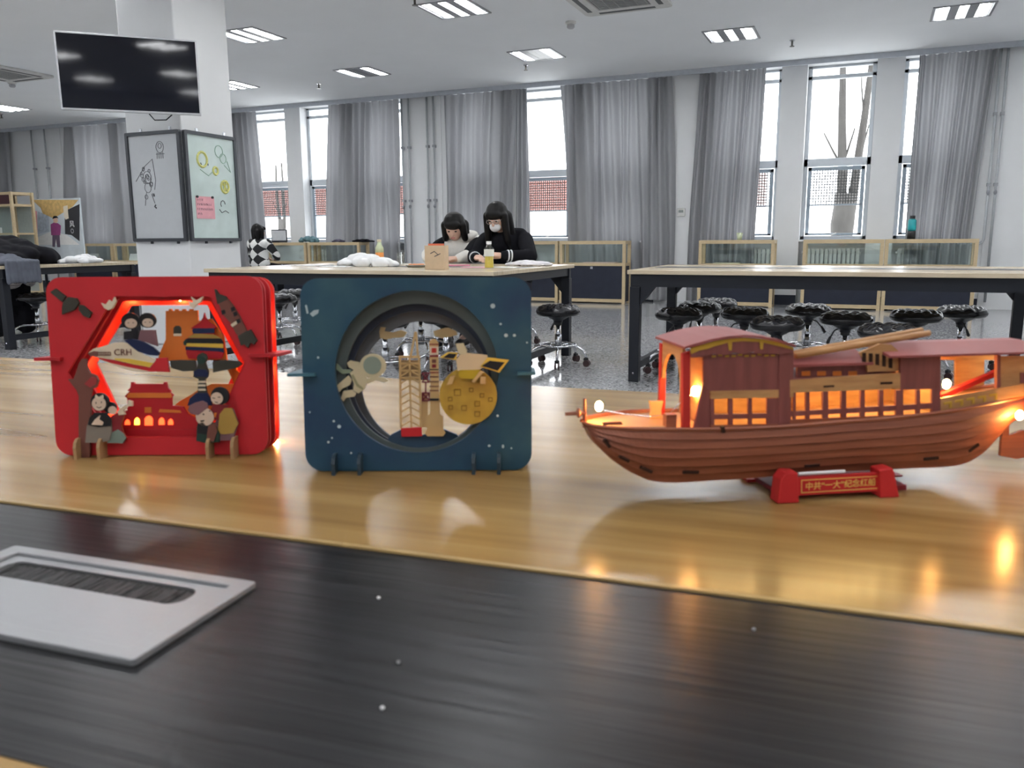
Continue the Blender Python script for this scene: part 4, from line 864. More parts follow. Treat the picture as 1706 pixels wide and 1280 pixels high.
# great wall tower
gt = R1.plate('wall_tower', [(276, 518), (281, 518), (281, 515), (286, 515), (286, 518), (291, 518), (291, 515), (297, 515), (297, 518), (303, 518), (303, 515), (309, 515), (309, 518), (315, 518), (315, 515), (321, 515), (321, 518), (329, 517), (330, 535), (352, 531), (372, 560), (378, 600), (262, 602), (266, 588), (276, 566)], .021, ORG)
R1.plate('tower_window', [(289, 557), (289, 547), (292, 543), (299, 543), (302, 547), (302, 557)], .0205, OLV, th=.001, par=gt); R1.plate('window_ledge', [(289, 560), (289, 556), (302, 556), (302, 560)], .0203, CRM, th=.001, par=gt)
# couple above the train
for nm, hx_, hy_, bm, bd, hr in (('boy_figure', 217, 537, BLK, [(206, 553), (230, 550), (231, 566), (206, 566)], 13), ('girl_figure', 245, 536, MAV, [(234, 550), (258, 550), (262, 577), (230, 566)], 12)):
    b_ = R1.plate(nm, bd, .012, bm); R1.disc('hair', hx_, hy_ - 2, hr + 2, .0115, BLK, par=b_, ry=.9); R1.disc('face', hx_ + 1, hy_ + 2, hr - 3, .0108, FACE, par=b_, ry=.8)
    R1.stroke('eyes', [[(hx_ - 4, hy_ + 1), (hx_ - 2, hy_ + 1)], [(hx_ + 4, hy_ + 1), (hx_ + 6, hy_ + 1)]], .0106, BLK, .0004, b_)
# train
tn = R1.plate('train', [(146, 589), (156, 581), (172, 577), (190, 571), (205, 571), (216, 574), (226, 583), (240, 592), (260, 599), (257, 604), (250, 612), (220, 607), (190, 600), (165, 596), (150, 593)], .003, CRM, par=None)
R1.plate('yellow_stripe', [(190, 597), (215, 598), (255, 605), (249, 612), (218, 606), (192, 600)], .0024, YLW, th=.001, par=tn); R1.plate('windscreen', [(207, 567), (220, 565), (236, 569), (254, 578), (265, 588), (263, 593), (248, 592), (230, 586), (216, 575)], .0022, NVY, par=tn)
R1.plate('red_skirt', [(160, 596), (190, 600), (220, 607), (250, 613), (260, 597), (278, 596), (282, 620), (250, 619), (215, 612), (185, 605)], .0035, RED, par=tn); R1.plate('lower_cream', [(165, 598), (190, 604), (220, 612), (260, 620), (225, 620), (195, 611), (175, 603)], .0038, CRM, par=tn); R1.plate('nose_tip', [(146, 589), (156, 585), (163, 586), (162, 594), (150, 593)], .0022, BRN, th=.001, par=tn)
c = R1.uv(205, 587.5, .0024); k = R1.uv(205, 582, .0024); text('lettering', 'CRH', (k[1] - c[1]) * 2.7, BRN, tn, (c[0], .0022, c[1]), (math.radians(90), 0, 0), .0002)
c = R1.uv(173, 590, .0024); 
R1.stroke('nose_marks', [[(163 + 3 * k, 587), (163 + 3 * k, 592)] for k in range(8)] + [[(161, 592), (184, 592)], [(162, 587), (184, 587)]], .0023, BRN, .00035, tn)
# temple
tp = R1.plate('temple', [(310, 589), (310, 578), (306, 572), (309, 565), (318, 561), (324, 552), (318, 547), (334, 536), (338, 529), (340, 521), (342, 529), (347, 536), (360, 545), (356, 551), (357, 558), (366, 564), (372, 572), (372, 590), (368, 598), (314, 598)], .016, RED2)
for pts, m in (([(320, 551), (322, 547), (357, 547), (357, 555), (322, 556)], NVY), ([(312, 563), (324, 556), (356, 557), (368, 564)], OCH), ([(309, 569), (312, 564), (368, 564), (372, 570), (372, 573), (309, 572)], BLK), ([(309, 577), (311, 572), (372, 573), (372, 580)], YLW), ([(309, 583), (309, 578), (372, 580), (373, 588), (366, 586)], NVY), ([(305, 570), (310, 565), (313, 570), (311, 576), (306, 575)], DGR)):
    R1.plate('roof_band', pts, .0152, m, th=.001, par=tp)
# wings and television tower
pw = R1.plate('tv_tower', [(329, 655), (331, 632), (322, 628), (323, 618), (328, 612), (330, 600), (327, 596), (330, 591), (336, 588), (343, 591), (345, 597), (342, 604), (345, 614), (347, 620), (346, 628), (341, 633), (344, 655)], .002, OLV)
R1.plate('dark_wing', [(283, 601), (300, 600), (325, 601), (327, 618), (305, 619), (285, 613)], .0035, OLV, par=pw); R1.plate('dark_wing', [(354, 603), (375, 600), (398, 602), (403, 607), (395, 613), (370, 618), (355, 621)], .0035, OLV, par=pw)
for y in (635, 641, 648): R1.plate('shaft_stripe', [(330, y), (342, y), (343, y + 3), (330, y + 3)], .0012, CRM, th=.001, par=pw)
R1.disc('upper_sphere', 335, 600, 7, .0012, DGR, th=.001, par=pw); R1.plate('lower_sphere', [(322, 620), (330, 615), (342, 616), (347, 622), (345, 628), (325, 628)], .0012, NVY, th=.001, par=pw); R1.plate('tower_skirt', [(312, 676), (316, 664), (327, 655), (344, 655), (352, 668), (352, 676)], .0015, NVY, par=pw)
R1.plate('orange_hill', [(288, 678), (300, 668), (318, 658), (330, 650), (352, 640), (390, 640), (396, 604), (372, 600), (400, 622), (372, 700), (300, 700)], .03, ORG)
# palace gate with lit arches
gp = [(196, 725), (196, 688), (212, 684), (212, 664), (208, 660), (216, 652), (212, 651), (217, 646), (218, 637), (223, 637), (224, 640), (272, 640), (273, 637), (277, 637), (279, 646), (285, 652), (282, 653), (289, 659), (286, 661), (286, 676), (305, 678), (312, 690), (330, 700), (330, 725)]
pg = R1.plate('palace_gate', gp, .014, RED2); R1.plate('orange_eave', [(211, 661), (214, 655), (284, 655), (286, 661), (284, 663), (213, 663)], .0132, ORG, th=.001, par=pg); R1.plate('orange_panel', [(264, 687), (266, 682), (300, 684), (302, 688)], .0132, ORG, th=.001, par=pg); R1.plate('orange_panel', [(241, 688), (241, 679), (252, 679), (252, 688)], .0132, ORG, th=.001, par=pg)
ARCH = mat('lit_arch', (1, .2, .05), .5, var=0, emit=2.2, ecol=(1, .09, .02)); ARCH2 = mat('lit_arch_yellow', (1, .6, .1), .5, var=0, emit=5, ecol=(1, .5, .05))
for x, w_, y0, y1, m in ((212, 4, 699, 708, ARCH), (228, 4, 696, 708, ARCH2), (247.5, 6.5, 693, 709, ARCH), (269, 4.5, 696, 708, ARCH), (284, 4, 698, 708, ARCH)):
    R1.plate('lit_arch', [(x - w_, y1), (x - w_, y0 + 5), (x - w_ * .6, y0 + 1.5), (x, y0), (x + w_ * .6, y0 + 1.5), (x + w_, y0 + 5), (x + w_, y1)], .0131, m, th=.001, par=pg)
R1.plate('plinth', [(186, 729), (186, 716), (352, 716), (352, 729)], .0125, RED2, par=pg)
# ornamental column
oc = R1.plate('ornamental_column', [(131, 764), (131, 660), (127, 650), (119, 640), (113, 632), (122, 632), (126, 622), (131, 606), (136, 598), (143, 598), (145, 612), (150, 622), (160, 626), (164, 634), (160, 646), (153, 648), (151, 660), (149, 764)], -.0056, BRN)
R1.plate('cloud_relief', [(140, 640), (152, 628), (161, 630), (160, 640), (150, 646)], -.0062, paint('brick_red_paint', (.3, .04, .04)), th=.001, par=oc)
# figures at the lower left
b_ = R1.plate('girl_figure', [(142, 738), (144, 712), (148, 700), (156, 690), (178, 690), (184, 700), (185, 722), (182, 734), (168, 738)], -.0085, GRY)
R1.plate('black_top', [(146, 708), (149, 696), (157, 688), (178, 688), (184, 698), (184, 710), (164, 712)], -.0092, BLK, th=.001, par=b_); R1.disc('hair', 166, 670, 15, -.0088, BLK, par=b_); R1.disc('face', 164.5, 673, 11.5, -.0096, FACE, th=.001, par=b_)
R1.stroke('face_lines', [[(160, 670), (160, 673)], [(169, 669), (169, 672)], [(161, 678), (165, 680), (169, 678)]], -.0098, BLK, .0004, b_); R1.plate('hands', [(152, 708), (158, 699), (167, 692), (165, 699), (172, 704), (170, 709)], -.0098, FACE, th=.001, par=b_); R1.plate('hair_bow', [(158, 662), (159, 658), (164, 662), (171, 658), (172, 663), (165, 666)], -.0098, CRM, th=.001, par=b_)
b_ = R1.plate('musician_figure', [(180, 738), (184, 716), (184, 694), (196, 688), (206, 694), (201, 708), (205, 722), (210, 730), (205, 738)], -.006, MRN)
R1.plate('grey_skirt', [(178, 738), (184, 722), (196, 716), (205, 722), (210, 730), (204, 739)], -.0068, paint('grey_green_paint', (.16, .2, .17)), th=.001, par=b_); R1.disc('hair', 183, 680, 10, -.0064, BLK, par=b_); R1.disc('face', 187, 684, 7, -.0072, FACE, th=.001, par=b_); R1.plate('horn', [(195, 686), (204, 678), (213, 673), (213, 667), (220, 669), (220, 677), (213, 677), (205, 684), (208, 691), (198, 692)], -.0072, CRM, par=b_)
# figures at the lower right
b_ = R1.plate('tall_figure', [(352, 735), (360, 700), (350, 690), (360, 676), (376, 680), (388, 682), (396, 705), (392, 720), (388, 734)], -.006, MAV)
R1.plate('ochre_coat', [(362, 722), (366, 690), (374, 680), (386, 680), (397, 706), (389, 722), (372, 724)], -.0068, OCH, th=.001, par=b_); R1.plate('red_top', [(350, 690), (354, 673), (366, 674), (384, 676), (372, 682), (364, 700), (358, 700)], -.0066, MRN, th=.001, par=b_); R1.disc('hair', 366, 660, 15, -.0064, BLK, par=b_); R1.disc('face', 361, 664, 10, -.0072, FACE, th=.001, par=b_)
R1.stroke('face_lines', [[(354, 663), (358, 664)], [(363, 662), (367, 662)], [(358, 670), (363, 671)]], -.0074, BLK, .0004, b_); R1.plate('sash_badge', [(355, 694), (357, 688), (361, 688), (359, 696)], -.0072, ORG, th=.001, par=b_)
b_ = R1.plate('grandmother_figure', [(327, 735), (328, 712), (330, 704), (345, 702), (356, 705), (365, 722), (365, 737), (344, 739)], -.0085, DGR)
R1.plate('dark_top', [(328, 722), (330, 706), (338, 704), (350, 716), (345, 724)], -.0092, BLK, th=.001, par=b_); R1.disc('face', 341, 695, 15, -.0092, FACE, th=.001, par=b_); R1.plate('grey_hair', [(313, 684), (315, 676), (325, 671), (337, 668), (345, 672), (347, 679), (340, 684), (330, 692), (318, 690)], -.0098, MAV, th=.001, par=b_); R1.plate('brown_apron', [(345, 722), (347, 710), (358, 704), (362, 718), (356, 736), (344, 734)], -.0096, BRN, th=.001, par=b_)
R1.stroke('face_lines', [[(338, 690), (340, 691)], [(349, 684), (350, 686)], [(334, 702), (340, 701)]], -.0097, BLK, .0006, b_)
for px, py in ((150, 545), (128, 600), (165, 690), (215, 497), (300, 497), (395, 520), (436, 545), (440, 620), (440, 690), (230, 742), (330, 742)): R1.led(px, py, .0325)
R1.led(459, 733, .05, .0026)
# ================================================================== BLUE SPACE BOX
BLUE = ramp_mat('space_blue_paint', [(.3, (.018, .036, .085)), (.5, (.02, .062, .1)), (.7, (.045, .105, .125))], .5, 11, (1, 1, 1), detail=4, spec=.22)
BLU2 = paint('slate_blue_paint', (.085, .105, .105), var=.2, scale=10); BLU3 = paint('dark_slate_paint', (.03, .038, .06), var=.2, scale=10); BLU4 = paint('grey_slate_paint', (.11, .115, .125), var=.2)
v0 = onz(692, 792, TZ)
B1 = Fr(v0 + wv * .012, YAW, TILT); B1.empty('blue_light_box', 'blue layered wooden box with round opening, astronaut and rocket cut-outs', 'light box')
p_tl, p_br = B1.uv(499, 464), B1.uv(886, 783); OUT = rrect(p_tl[0], p_br[0], p_br[1], p_tl[1], .0155, 10)
for i, (w, cx, cy, r, m) in enumerate(((0, 694, 621, 136, BLUE), (.012, 697, 628, 121, BLU2), (.022, 700, 633, 114, BLU3), (.034, 706, 640, 104, BLU4))):
    c = B1.uv(cx, cy, w); rr = (B1.uv(cx + r, cy, w)[0] - B1.uv(cx - r, cy, w)[0]) / 2; K = 240
    loop = ellipse(c[0], c[1], rr, rr, K); MB().ring(cast_loop(loop, OUT, c), loop, w, w + .0028 if i else .004).build('frame_layer', m if i else BLUE, B1.t)
hz = B1.uv(510, 624)[1]
for s, e in ((-1, p_tl[0]), (1, p_br[0])): MB().box(e - .012, e + .0035 if s > 0 else e + .012, -.006, .042, hz - .0013, hz + .0013).build('side_tab', mat('tab_edge_blue', (.03, .11, .15), .5), B1.t)
feet(B1, [B1.uv(px, 788, -.01)[0] for px in (556, 599, 789, 831)], -.012, .046, .017, mat('dark_blue_foot', (.012, .03, .045), .5))
CR2 = paint('cream_grey_paint', (.5, .43, .28)); TAN = paint('raw_ply', (.55, .36, .16)); VIS = paint('visor_paint', (.2, .24, .2)); MOON = ramp_mat('moon_paint', [(.3, (.3, .17, .015)), (.6, (.42, .26, .025))], .5, 60, (1, 1, 1), detail=2)
STAR = paint('star_paint', (.42, .5, .52))
for x, y, rx, ry in ((821, 510, 4, 4), (834, 540, 2, 2), (843, 559, 3.2, 3), (857, 559, 2.6, 2.4), (565, 711, 3, 3), (556, 702, 2, 2), (547, 737, 2, 2), (829, 693, 2, 2), (815, 743, 2.5, 2), (838, 744, 2, 3), (530, 596, 2, 2), (585, 755, 1.6, 1.6), (553, 730, 1.5, 1.5), (878, 571, 1.5, 1.5), (516, 687, 1.5, 1.5), (852, 747, 1.5, 1.5)):
    B1.disc('painted_star', x, y, rx, -.0002, STAR, .0002, ry=ry / rx, n=12)
for pts in ([(508, 509), (511, 508), (514, 522), (511, 523)], [(516, 523), (523, 517), (531, 516), (530, 522), (521, 528)]): B1.plate('painted_streak', pts, -.0002, STAR, .0002)
# astronaut
w = .006
A = B1.plate('astronaut', [(590, 640), (583, 622), (594, 612), (604, 616), (612, 632), (608, 648), (597, 656), (588, 650)], w, CR2)
B1.disc('helmet', 621, 610, 22, w - .0008, CR2, par=A, ry=.92); B1.disc('visor', 620, 609, 15, w - .0018, VIS, th=.0012, par=A); B1.plate('backpack', [(578, 605), (583, 601), (598, 604), (602, 616), (590, 617), (581, 612)], w + .001, CR2, par=A); B1.plate('air_hose', [(558, 605), (563, 608), (570, 616), (584, 616), (586, 622), (570, 623), (560, 616)], w + .0012, paint('hose_paint', (.2, .25, .18)), par=A)
B1.plate('leg', [(558, 646), (566, 638), (580, 626), (586, 634), (582, 642), (570, 648), (560, 658)], w - .0003, CR2, par=A); B1.plate('leg', [(568, 664), (572, 652), (586, 650), (593, 656), (590, 661), (576, 663), (572, 669)], w - .0003, CR2, par=A); B1.plate('arm', [(607, 632), (626, 628), (638, 629), (647, 634), (640, 638), (626, 634), (612, 640)], w - .001, CR2, par=A); B1.plate('belt', [(585, 626), (588, 624), (597, 640), (606, 647), (604, 650), (594, 644)], w - .0006, paint('belt_paint', (.26, .25, .15)), th=.0008, par=A)
# moon and satellite
w = -.003
MN = B1.disc('moon', 780, 660, 48, w, MOON, n=40)
for x, y, s in ((762, 654, 5), (750, 665, 3), (773, 680, 4), (795, 673, 4), (803, 659, 3), (751, 679, 3), (795, 690, 4), (817, 666, 3), (785, 650, 3)): 
    q = [(x - s, y - s), (x + s, y - s), (x + s, y + s), (x - s, y + s), (x - s, y - s)]; B1.stroke('crater', [q], w - .0001, paint('crater_paint', (.2, .11, .012)), .0005, MN)
w = -.0065
S = B1.plate('satellite', [(762, 618), (760, 600), (765, 592), (776, 588), (812, 592), (812, 606), (800, 616), (782, 622)], w, paint('satellite_cream', (.56, .43, .27)))
B1.plate('antenna', [(759, 573), (772, 572), (778, 585), (776, 592), (764, 590)], w - .0006, CR2, par=S); B1.plate('body_tray', [(764, 622), (766, 617), (800, 616), (790, 632), (766, 630)], w - .0004, paint('tray_yellow', (.42, .29, .02)), par=S); p_ = B1.plate('solar_panel', [(800, 611), (812, 596), (848, 600), (832, 621)], w - .001, YLW, par=S); p_ = B1.plate('solar_panel', [(732, 596), (746, 587), (762, 588), (760, 600)], w - .0004, YLW, par=S)
B1.plate('panel_cells', [(802, 610), (816, 601), (841, 604), (829, 618)], w - .0014, BLK, th=.0006, par=S); B1.plate('panel_cells', [(738, 596), (748, 589), (761, 590), (756, 598)], w - .0008, BLK, th=.0006, par=S); B1.plate('strut', [(786, 636), (800, 618), (806, 620), (790, 638)], w - .0012, TAN, par=S); B1.plate('strut', [(800, 640), (801, 628), (809, 628), (809, 640)], w - .0012, TAN, par=S); B1.plate('strut', [(744, 642), (750, 628), (758, 626), (753, 640)], w - .0004, TAN, par=S)
# launch tower lattice
w = .016; LT = B1.plate('launch_tower', [(664, 593), (700, 593), (700, 597), (664, 597)], w, TAN); lt = MB()
def seg(mb, a, b, t_, w): p, q = B1.uv(*a, w), B1.uv(*b, w); mb.bar((p[0], w + .001, p[1]), (q[0], w + .001, q[1]), t_, .002, (0, 1, 0))
for a, b_, t_ in (((666, 593), (668, 714), .0017), ((698, 593), (701, 714), .0017), ((682, 597), (685, 714), .0016)): seg(lt, a, b_, t_, w)
for k in range(9):
    y = 606 + k * 12; x0_, x1_, xm = 666.5, 699, 683
    if k < 3: seg(lt, (x0_, y), (x1_, y), .0016, w)
    seg(lt, (x0_ + 1, y + 9), (xm, y), .0012, w); seg(lt, (x1_ + 1, y + 9), (xm, y), .0012, w)
lt.build('lattice', TAN, LT); B1.plate('solid_bays', [(667, 600), (699, 600), (700, 634), (667, 634)], w + .003, paint('ply_shade', (.36, .24, .12)), par=LT)
sp = MB(); seg(sp, (684, 593), (692, 553), .0016, w); seg(sp, (696, 593), (693, 553), .0016, w); sp.build('spire', TAN, LT); B1.plate('red_block', [(668, 714), (702, 712), (703, 727), (669, 728)], w - .001, paint('tower_red', (.5, .02, .025)), par=LT); B1.plate('tower_back', [(702, 655), (712, 655), (713, 712), (703, 712)], w + .002, TAN, par=LT)
# rocket
w = .014; RK = B1.plate('rocket', [(715, 570), (718, 566), (722, 564.5), (726, 566), (730, 571), (731, 640), (733, 690), (738, 694), (738, 716), (742, 722), (738, 727), (712, 727), (708, 722), (711, 716), (710, 694), (716, 690), (717, 640)], w, TAN)
for y0, y1, m in ((578, 592, CRM), (573, 575, MRN), (591, 595, MRN), (599, 605, BRN), (607, 613, MRN), (615, 617, BLK), (620, 622, MRN), (627, 629, BRN), (635, 637, BRN), (643, 645, BRN), (650, 652, BRN)): a_ = 0 if y1 - y0 < 3 or m is CRM or y0 in (591, 615) else 4; B1.plate('painted_band', [(715.5 + a_, y0), (730.5 - a_, y0), (730.5 - a_, y1), (715.5 + a_, y1)], w - .0004, m, th=.0005, par=RK)
B1.plate('red_emblem', [(719, 580), (727, 580), (727, 588), (719, 588)], w - .0007, paint('emblem_red', (.5, .04, .03)), th=.0004, par=RK); B1.plate('dark_clamp', [(716, 664), (731, 664), (731, 668), (716, 668)], w - .0015, BLK, par=RK)
ga = MB()
for a, b_ in (((703, 622), (715, 622)), ((703, 637), (715, 637)), ((703, 622), (715, 637)), ((715, 622), (703, 637)), ((709, 637), (709, 654)), ((703, 655), (716, 655)), ((703, 668), (716, 668)), ((703, 655), (716, 668)), ((716, 655), (703, 668)), ((704, 655), (704, 668)), ((715, 655), (715, 668))): seg(ga, a, b_, .0011, w + .002)
ga.build('gantry_arm', paint('gantry_red', (.16, .02, .03)), RK)
B1.plate('launch_mound', [(640, 740), (652, 724), (668, 716), (700, 726), (740, 716), (760, 724), (775, 738), (765, 752), (730, 764), (690, 764), (655, 754)], .019, paint('mound_blue', (.03, .06, .1), var=.3))
for pts in ([(632, 552), (634, 545), (642, 546), (640, 552), (655, 554), (668, 550), (678, 554), (672, 562), (656, 563), (642, 566), (633, 563)], [(722, 552), (735, 548), (746, 546), (760, 552), (762, 558), (748, 562), (735, 563), (724, 560)]): B1.plate('space_craft', pts, .03, paint('craft_ply', (.42, .3, .15)))
# ================================================================== WOODEN MODEL BOAT
HUL = ramp_mat('hull_wood', [(.3, (.2, .055, .025)), (.7, (.31, .095, .045))], .5, 14, (1, 6, 20), detail=4); CAB = ramp_mat('maroon_wood', [(.3, (.16, .04, .035)), (.7, (.23, .065, .055))], .55, 20, (8, 1, 1)); ROOF = paint('rose_roof', (.27, .075, .07)); WOD = ramp_mat('tan_ply', [(.3, (.36, .17, .06)), (.7, (.5, .27, .11))], .55, 20, (2, 1, 12)); YTR = paint('yellow_trim_and_glow', (.5, .3, .04)); DKS = paint('burnt_slot', (.03, .012, .008)); REDP = paint('boat_red', (.45, .03, .025))
byaw = YAW + math.radians(8.5)
wb_ = Vector((-math.sin(byaw), math.cos(byaw), 0))
T1 = Fr(onz(1397, 833, TZ), byaw); bt = T1.empty('model_boat', 'brown wooden model boat with lit cabins and lanterns', 'model boat')
ST = [((972, 704), (976, 712), .033, .033), ((985, 709), (990, 737), .024, .028), ((1010, 712), (1020, 766), .016, .024), ((1045, 714), (1060, 791), .009, .02), ((1100, 715), (1105, 803), .003, .018), ((1200, 715), (1200, 799), 0, .016), ((1300, 711), (1300, 792), 0, .016), ((1400, 703), (1400, 785), 0, .016), ((1500, 695), (1500, 780), 0, .016), ((1590, 684), (1590, 775), .003, .018), ((1630, 676), (1632, 756), .006, .02), ((1660, 670), (1660, 728), .009, .022), ((1690, 664), (1685, 702), .012, .024), ((1720, 657), (1716, 690), .015, .025), ((1748, 651), (1744, 680), .018, .026)]
def _cr(a, b, c, d, t): return .5 * (2 * b + (c - a) * t + (2 * a - 5 * b + 4 * c - d) * t * t + (3 * b - a - 3 * c + d) * t ** 3)
_F = [(p[0][0], p[0][1], p[1][0], p[1][1], p[2], p[3]) for p in ST]; _G = []
for i in range(len(_F) - 1):
    q = [_F[max(i - 1, 0)], _F[i], _F[i + 1], _F[min(i + 2, len(_F) - 1)]]
    for k in range(4): v = [_cr(*[r_[j] for r_ in q], k / 4) for j in range(6)]; _G.append(((v[0], v[1]), (v[2], v[3]), max(0, v[4]), v[5]))
ST = _G + [ST[-1]]
W0 = .006; MID = W0 + .036
TOPS = []; BOTS = []
for (tp_, bp_, it, ib) in ST:
    a = T1.uv(*tp_, W0 + it); b_ = T1.uv(*bp_, W0 + ib); TOPS.append((a[0], W0 + it, a[1])); BOTS.append((b_[0], W0 + ib, b_[1]))
def mir(p): return (p[0], 2 * MID - p[1], p[2])
NP = 6
for side in (0, 1):
    for k in range(NP):
        f0, f1 = k / NP, (k + 1) / NP; vs = []; fs = []
        for a, b_ in zip(TOPS, BOTS):
            P = []
            for f_, off in ((f0, .0002), (f1, -.0022)):
                bul = 4 * f_ * (1 - f_) * .004
                p = tuple(a[i] * (1 - f_) + b_[i] * f_ for i in range(3)); p = (p[0], p[1] + off - bul, p[2]); P.append(p); P.append((p[0], p[1] + .003, p[2]))
            if side: P = [mir(p) for p in P]
            vs += P
        n = len(TOPS)
        for i in range(n - 1):
            o, q = i * 4, i * 4 + 4; fs += [(o, q, q + 2, o + 2), (o + 1, o + 3, q + 3, q + 1), (o, o + 1, q + 1, q), (o + 2, q + 2, q + 3, o + 3)]
        fs += [(0, 2, 3, 1), ((n - 1) * 4, (n - 1) * 4 + 1, (n - 1) * 4 + 3, (n - 1) * 4 + 2)]
        MB().add(vs, fs).build('hull_plank', HUL, bt)
n = len(TOPS); vs = []; fs = []
for dz in (-.003, -.001):
    for p in TOPS: vs += [(p[0], p[1] + .002, p[2] + dz), (p[0], 2 * MID - p[1] - .002, p[2] + dz)]
for i in range(n - 1):
    a = 2 * i; fs += [(a, a + 2, a + 3, a + 1), (2 * n + a, 2 * n + a + 1, 2 * n + a + 3, 2 * n + a + 2)]
MB().add(vs, fs).build('deck', WOD, bt)
vs = []; fs = []
for p in BOTS: vs += [p, mir(p)]
for i in range(n - 1): a = 2 * i; fs.append((a, a + 1, a + 3, a + 2))
vs += [TOPS[-1], mir(TOPS[-1])]; fs.append((2 * n - 2, 2 * n - 1, 2 * n + 1, 2 * n))
MB().add(vs, fs).build('keel_plate', HUL, bt)
MB().tube([(p[0], p[1] - .0005, p[2]) for p in TOPS], .0016, 6).build('gunwale', HUL, bt); MB().tube([mir(p) for p in TOPS], .0016, 6).build('gunwale', HUL, bt)
def hull_w(px, py):
    for (t0, b0, i0, j0), (t1, b1, i1, j1) in zip(ST, ST[1:]):
        if t0[0] <= px <= t1[0] or t1 is ST[-1][0]:
            g = (px - t0[0]) / (t1[0] - t0[0]); ty = t0[1] + (t1[1] - t0[1]) * g; by = b0[1] + (b1[1] - b0[1]) * g; f_ = max(0, min(1, (py - ty) / (by - ty)))
            it = i0 + (i1 - i0) * g; ib = j0 + (j1 - j0) * g; return W0 + it + (ib - it) * f_ - 4 * f_ * (1 - f_) * .004 - .0032
for x, y, dx, dy in ((1012, 739, 4, 6), (1040, 765, 8, 4), (1077, 783, 9, 4), (1151, 787, 13, 0), (1353, 776, 12, -1), (1551, 764, 12, -1), (1622, 746, 8, -6), (1205, 716, 1, 5)):
    ws = hull_w(x, y); a, b_ = T1.uv(x - dx, y - dy, ws), T1.uv(x + dx, y + dy, ws); MB().bar((a[0], ws + .001, a[1]), (b_[0], ws + .001, b_[1]), .0022, .004, (0, 1, 0)).build('joint_slot', DKS, bt)
wn, wf = W0 + .007, W0 + .063
Q = lambda name, pts, w, m, th=.0022, par=None: T1.plate(name, pts, w, m, th, par)
def cross(name, px, ya, yb_, m, w0=None, w1=None, th=.0022, par=None):
    a, b_ = T1.uv(px, ya, wn), T1.uv(px, yb_, wn); return MB().box(a[0] - th / 2, a[0] + th / 2, w0 or wn + .0023, w1 or wf, b_[1], a[1]).build(name, m, par or bt)
# --- fore canopy
arc = [(1141, 578), (1160, 572), (1185, 565), (1212, 560), (1240, 558), (1270, 560), (1300, 566), (1326, 575)]
a = [T1.uv(x, y, wn - .006) for x, y in arc]; MB().prism(a + [(x, z - .0018) for x, z in reversed(a)], wn - .006, wf + .006).build('arched_roof', ROOF, bt)
vl = [(1150, 581), (1165, 576), (1190, 569), (1215, 564.5), (1240, 563), (1270, 565), (1298, 571), (1322, 579)]
Q('side_valance', vl + [(1322, 590), (1308, 587), (1300, 591), (1285, 588), (1270, 591), (1255, 587), (1240, 590), (1222, 588), (1205, 592), (1188, 590), (1170, 595), (1152, 596)], wn - .003, CAB)
Q('yellow_trim_arch', vl + [(1322, 583), (1298, 577), (1272, 571), (1271, 582), (1267, 582), (1266, 570), (1240, 568.5), (1220, 570), (1219, 584), (1215, 584), (1213, 571), (1190, 577), (1180, 581), (1165, 584), (1152, 590)], wn - .0038, YTR, th=.0008)
dots = MB()
for k in range(11): c = T1.uv(1192 + k * 11, 595 - .18 * k - (2 if k % 3 == 1 else 0), wn - .0035); dots.box(c[0] - .0016, c[0] + .0016, wn - .0006, wn - .0001, c[1] - .0006, c[1] + .0006)
dots.build('yellow_perforation', YTR, bt)
Q('pillar', [(1138, 590), (1150, 586), (1150, 714), (1138, 714)], wn, REDP, .005); 
a = T1.uv(1139, 590, wn)[0]; a1 = T1.uv(1149, 590, wn)[0]; zt_ = T1.uv(1144, 582, wn)[1]; zb_ = T1.uv(1144, 714, wn)[1]
MB().box(a, a1, wf - .005, wf, zb_, zt_ - .002).build('pillar', REDP, bt)
ar = [(wn + .005, zt_ - .016), (wn + .012, zt_ - .012)] + [(MID + (wf - MID - .012) * math.cos(math.pi - math.pi * k / 10), zt_ - .03 + .022 * math.sin(math.pi * k / 10)) for k in range(11)] + [(wf - .005, zt_ - .016), (wf - .005, zt_), (wn + .005, zt_)]
ar = [(wn + .005, zt_ - .03)] + [(MID + (MID - wn - .009) * math.cos(math.pi - math.pi * k / 12), zt_ - .03 + .023 * math.sin(math.pi * k / 12)) for k in range(13)] + [(wf - .005, zt_ - .03), (wf - .005, zt_), (wn + .005, zt_)]
MB().prism(ar, a + .001, a + .0035, 'yz').build('arched_end_panel', WOD, bt)
# --- fore cabin with three windows
Q('upper_wall', [(1172, 592), (1322, 586), (1322, 650), (1184, 652), (1172, 640)], wn, CAB); Q('raked_end_panel', [(1172, 640), (1186, 650), (1186, 714), (1156, 714)], wn + .001, CAB)
Q('lintel', [(1184, 652), (1322, 649), (1322, 662), (1184, 665)], wn - .0006, WOD, .003)
for x0_, x1_ in ((1184, 1190), (1214, 1221), (1247, 1253), (1278, 1300)): Q('window_post', [(x0_, 664), (x1_, 664), (x1_, 713), (x0_, 714)], wn, CAB)
Q('window_rail', [(1186, 691), (1282, 689), (1282, 697), (1186, 699)], wn + .0003, CAB); Q('sill_board', [(1184, 709), (1322, 706), (1322, 713), (1184, 715)], wn - .0004, HUL)
Q('corner_post', [(1298, 580), (1316, 580), (1316, 712), (1298, 712)], wn - .001, CAB, .004)
Q('far_wall', [(1172, 600), (1320, 595), (1320, 705), (1172, 708)], wf - .002, WOD); cross('end_wall', 1180, 600, 712, WOD)
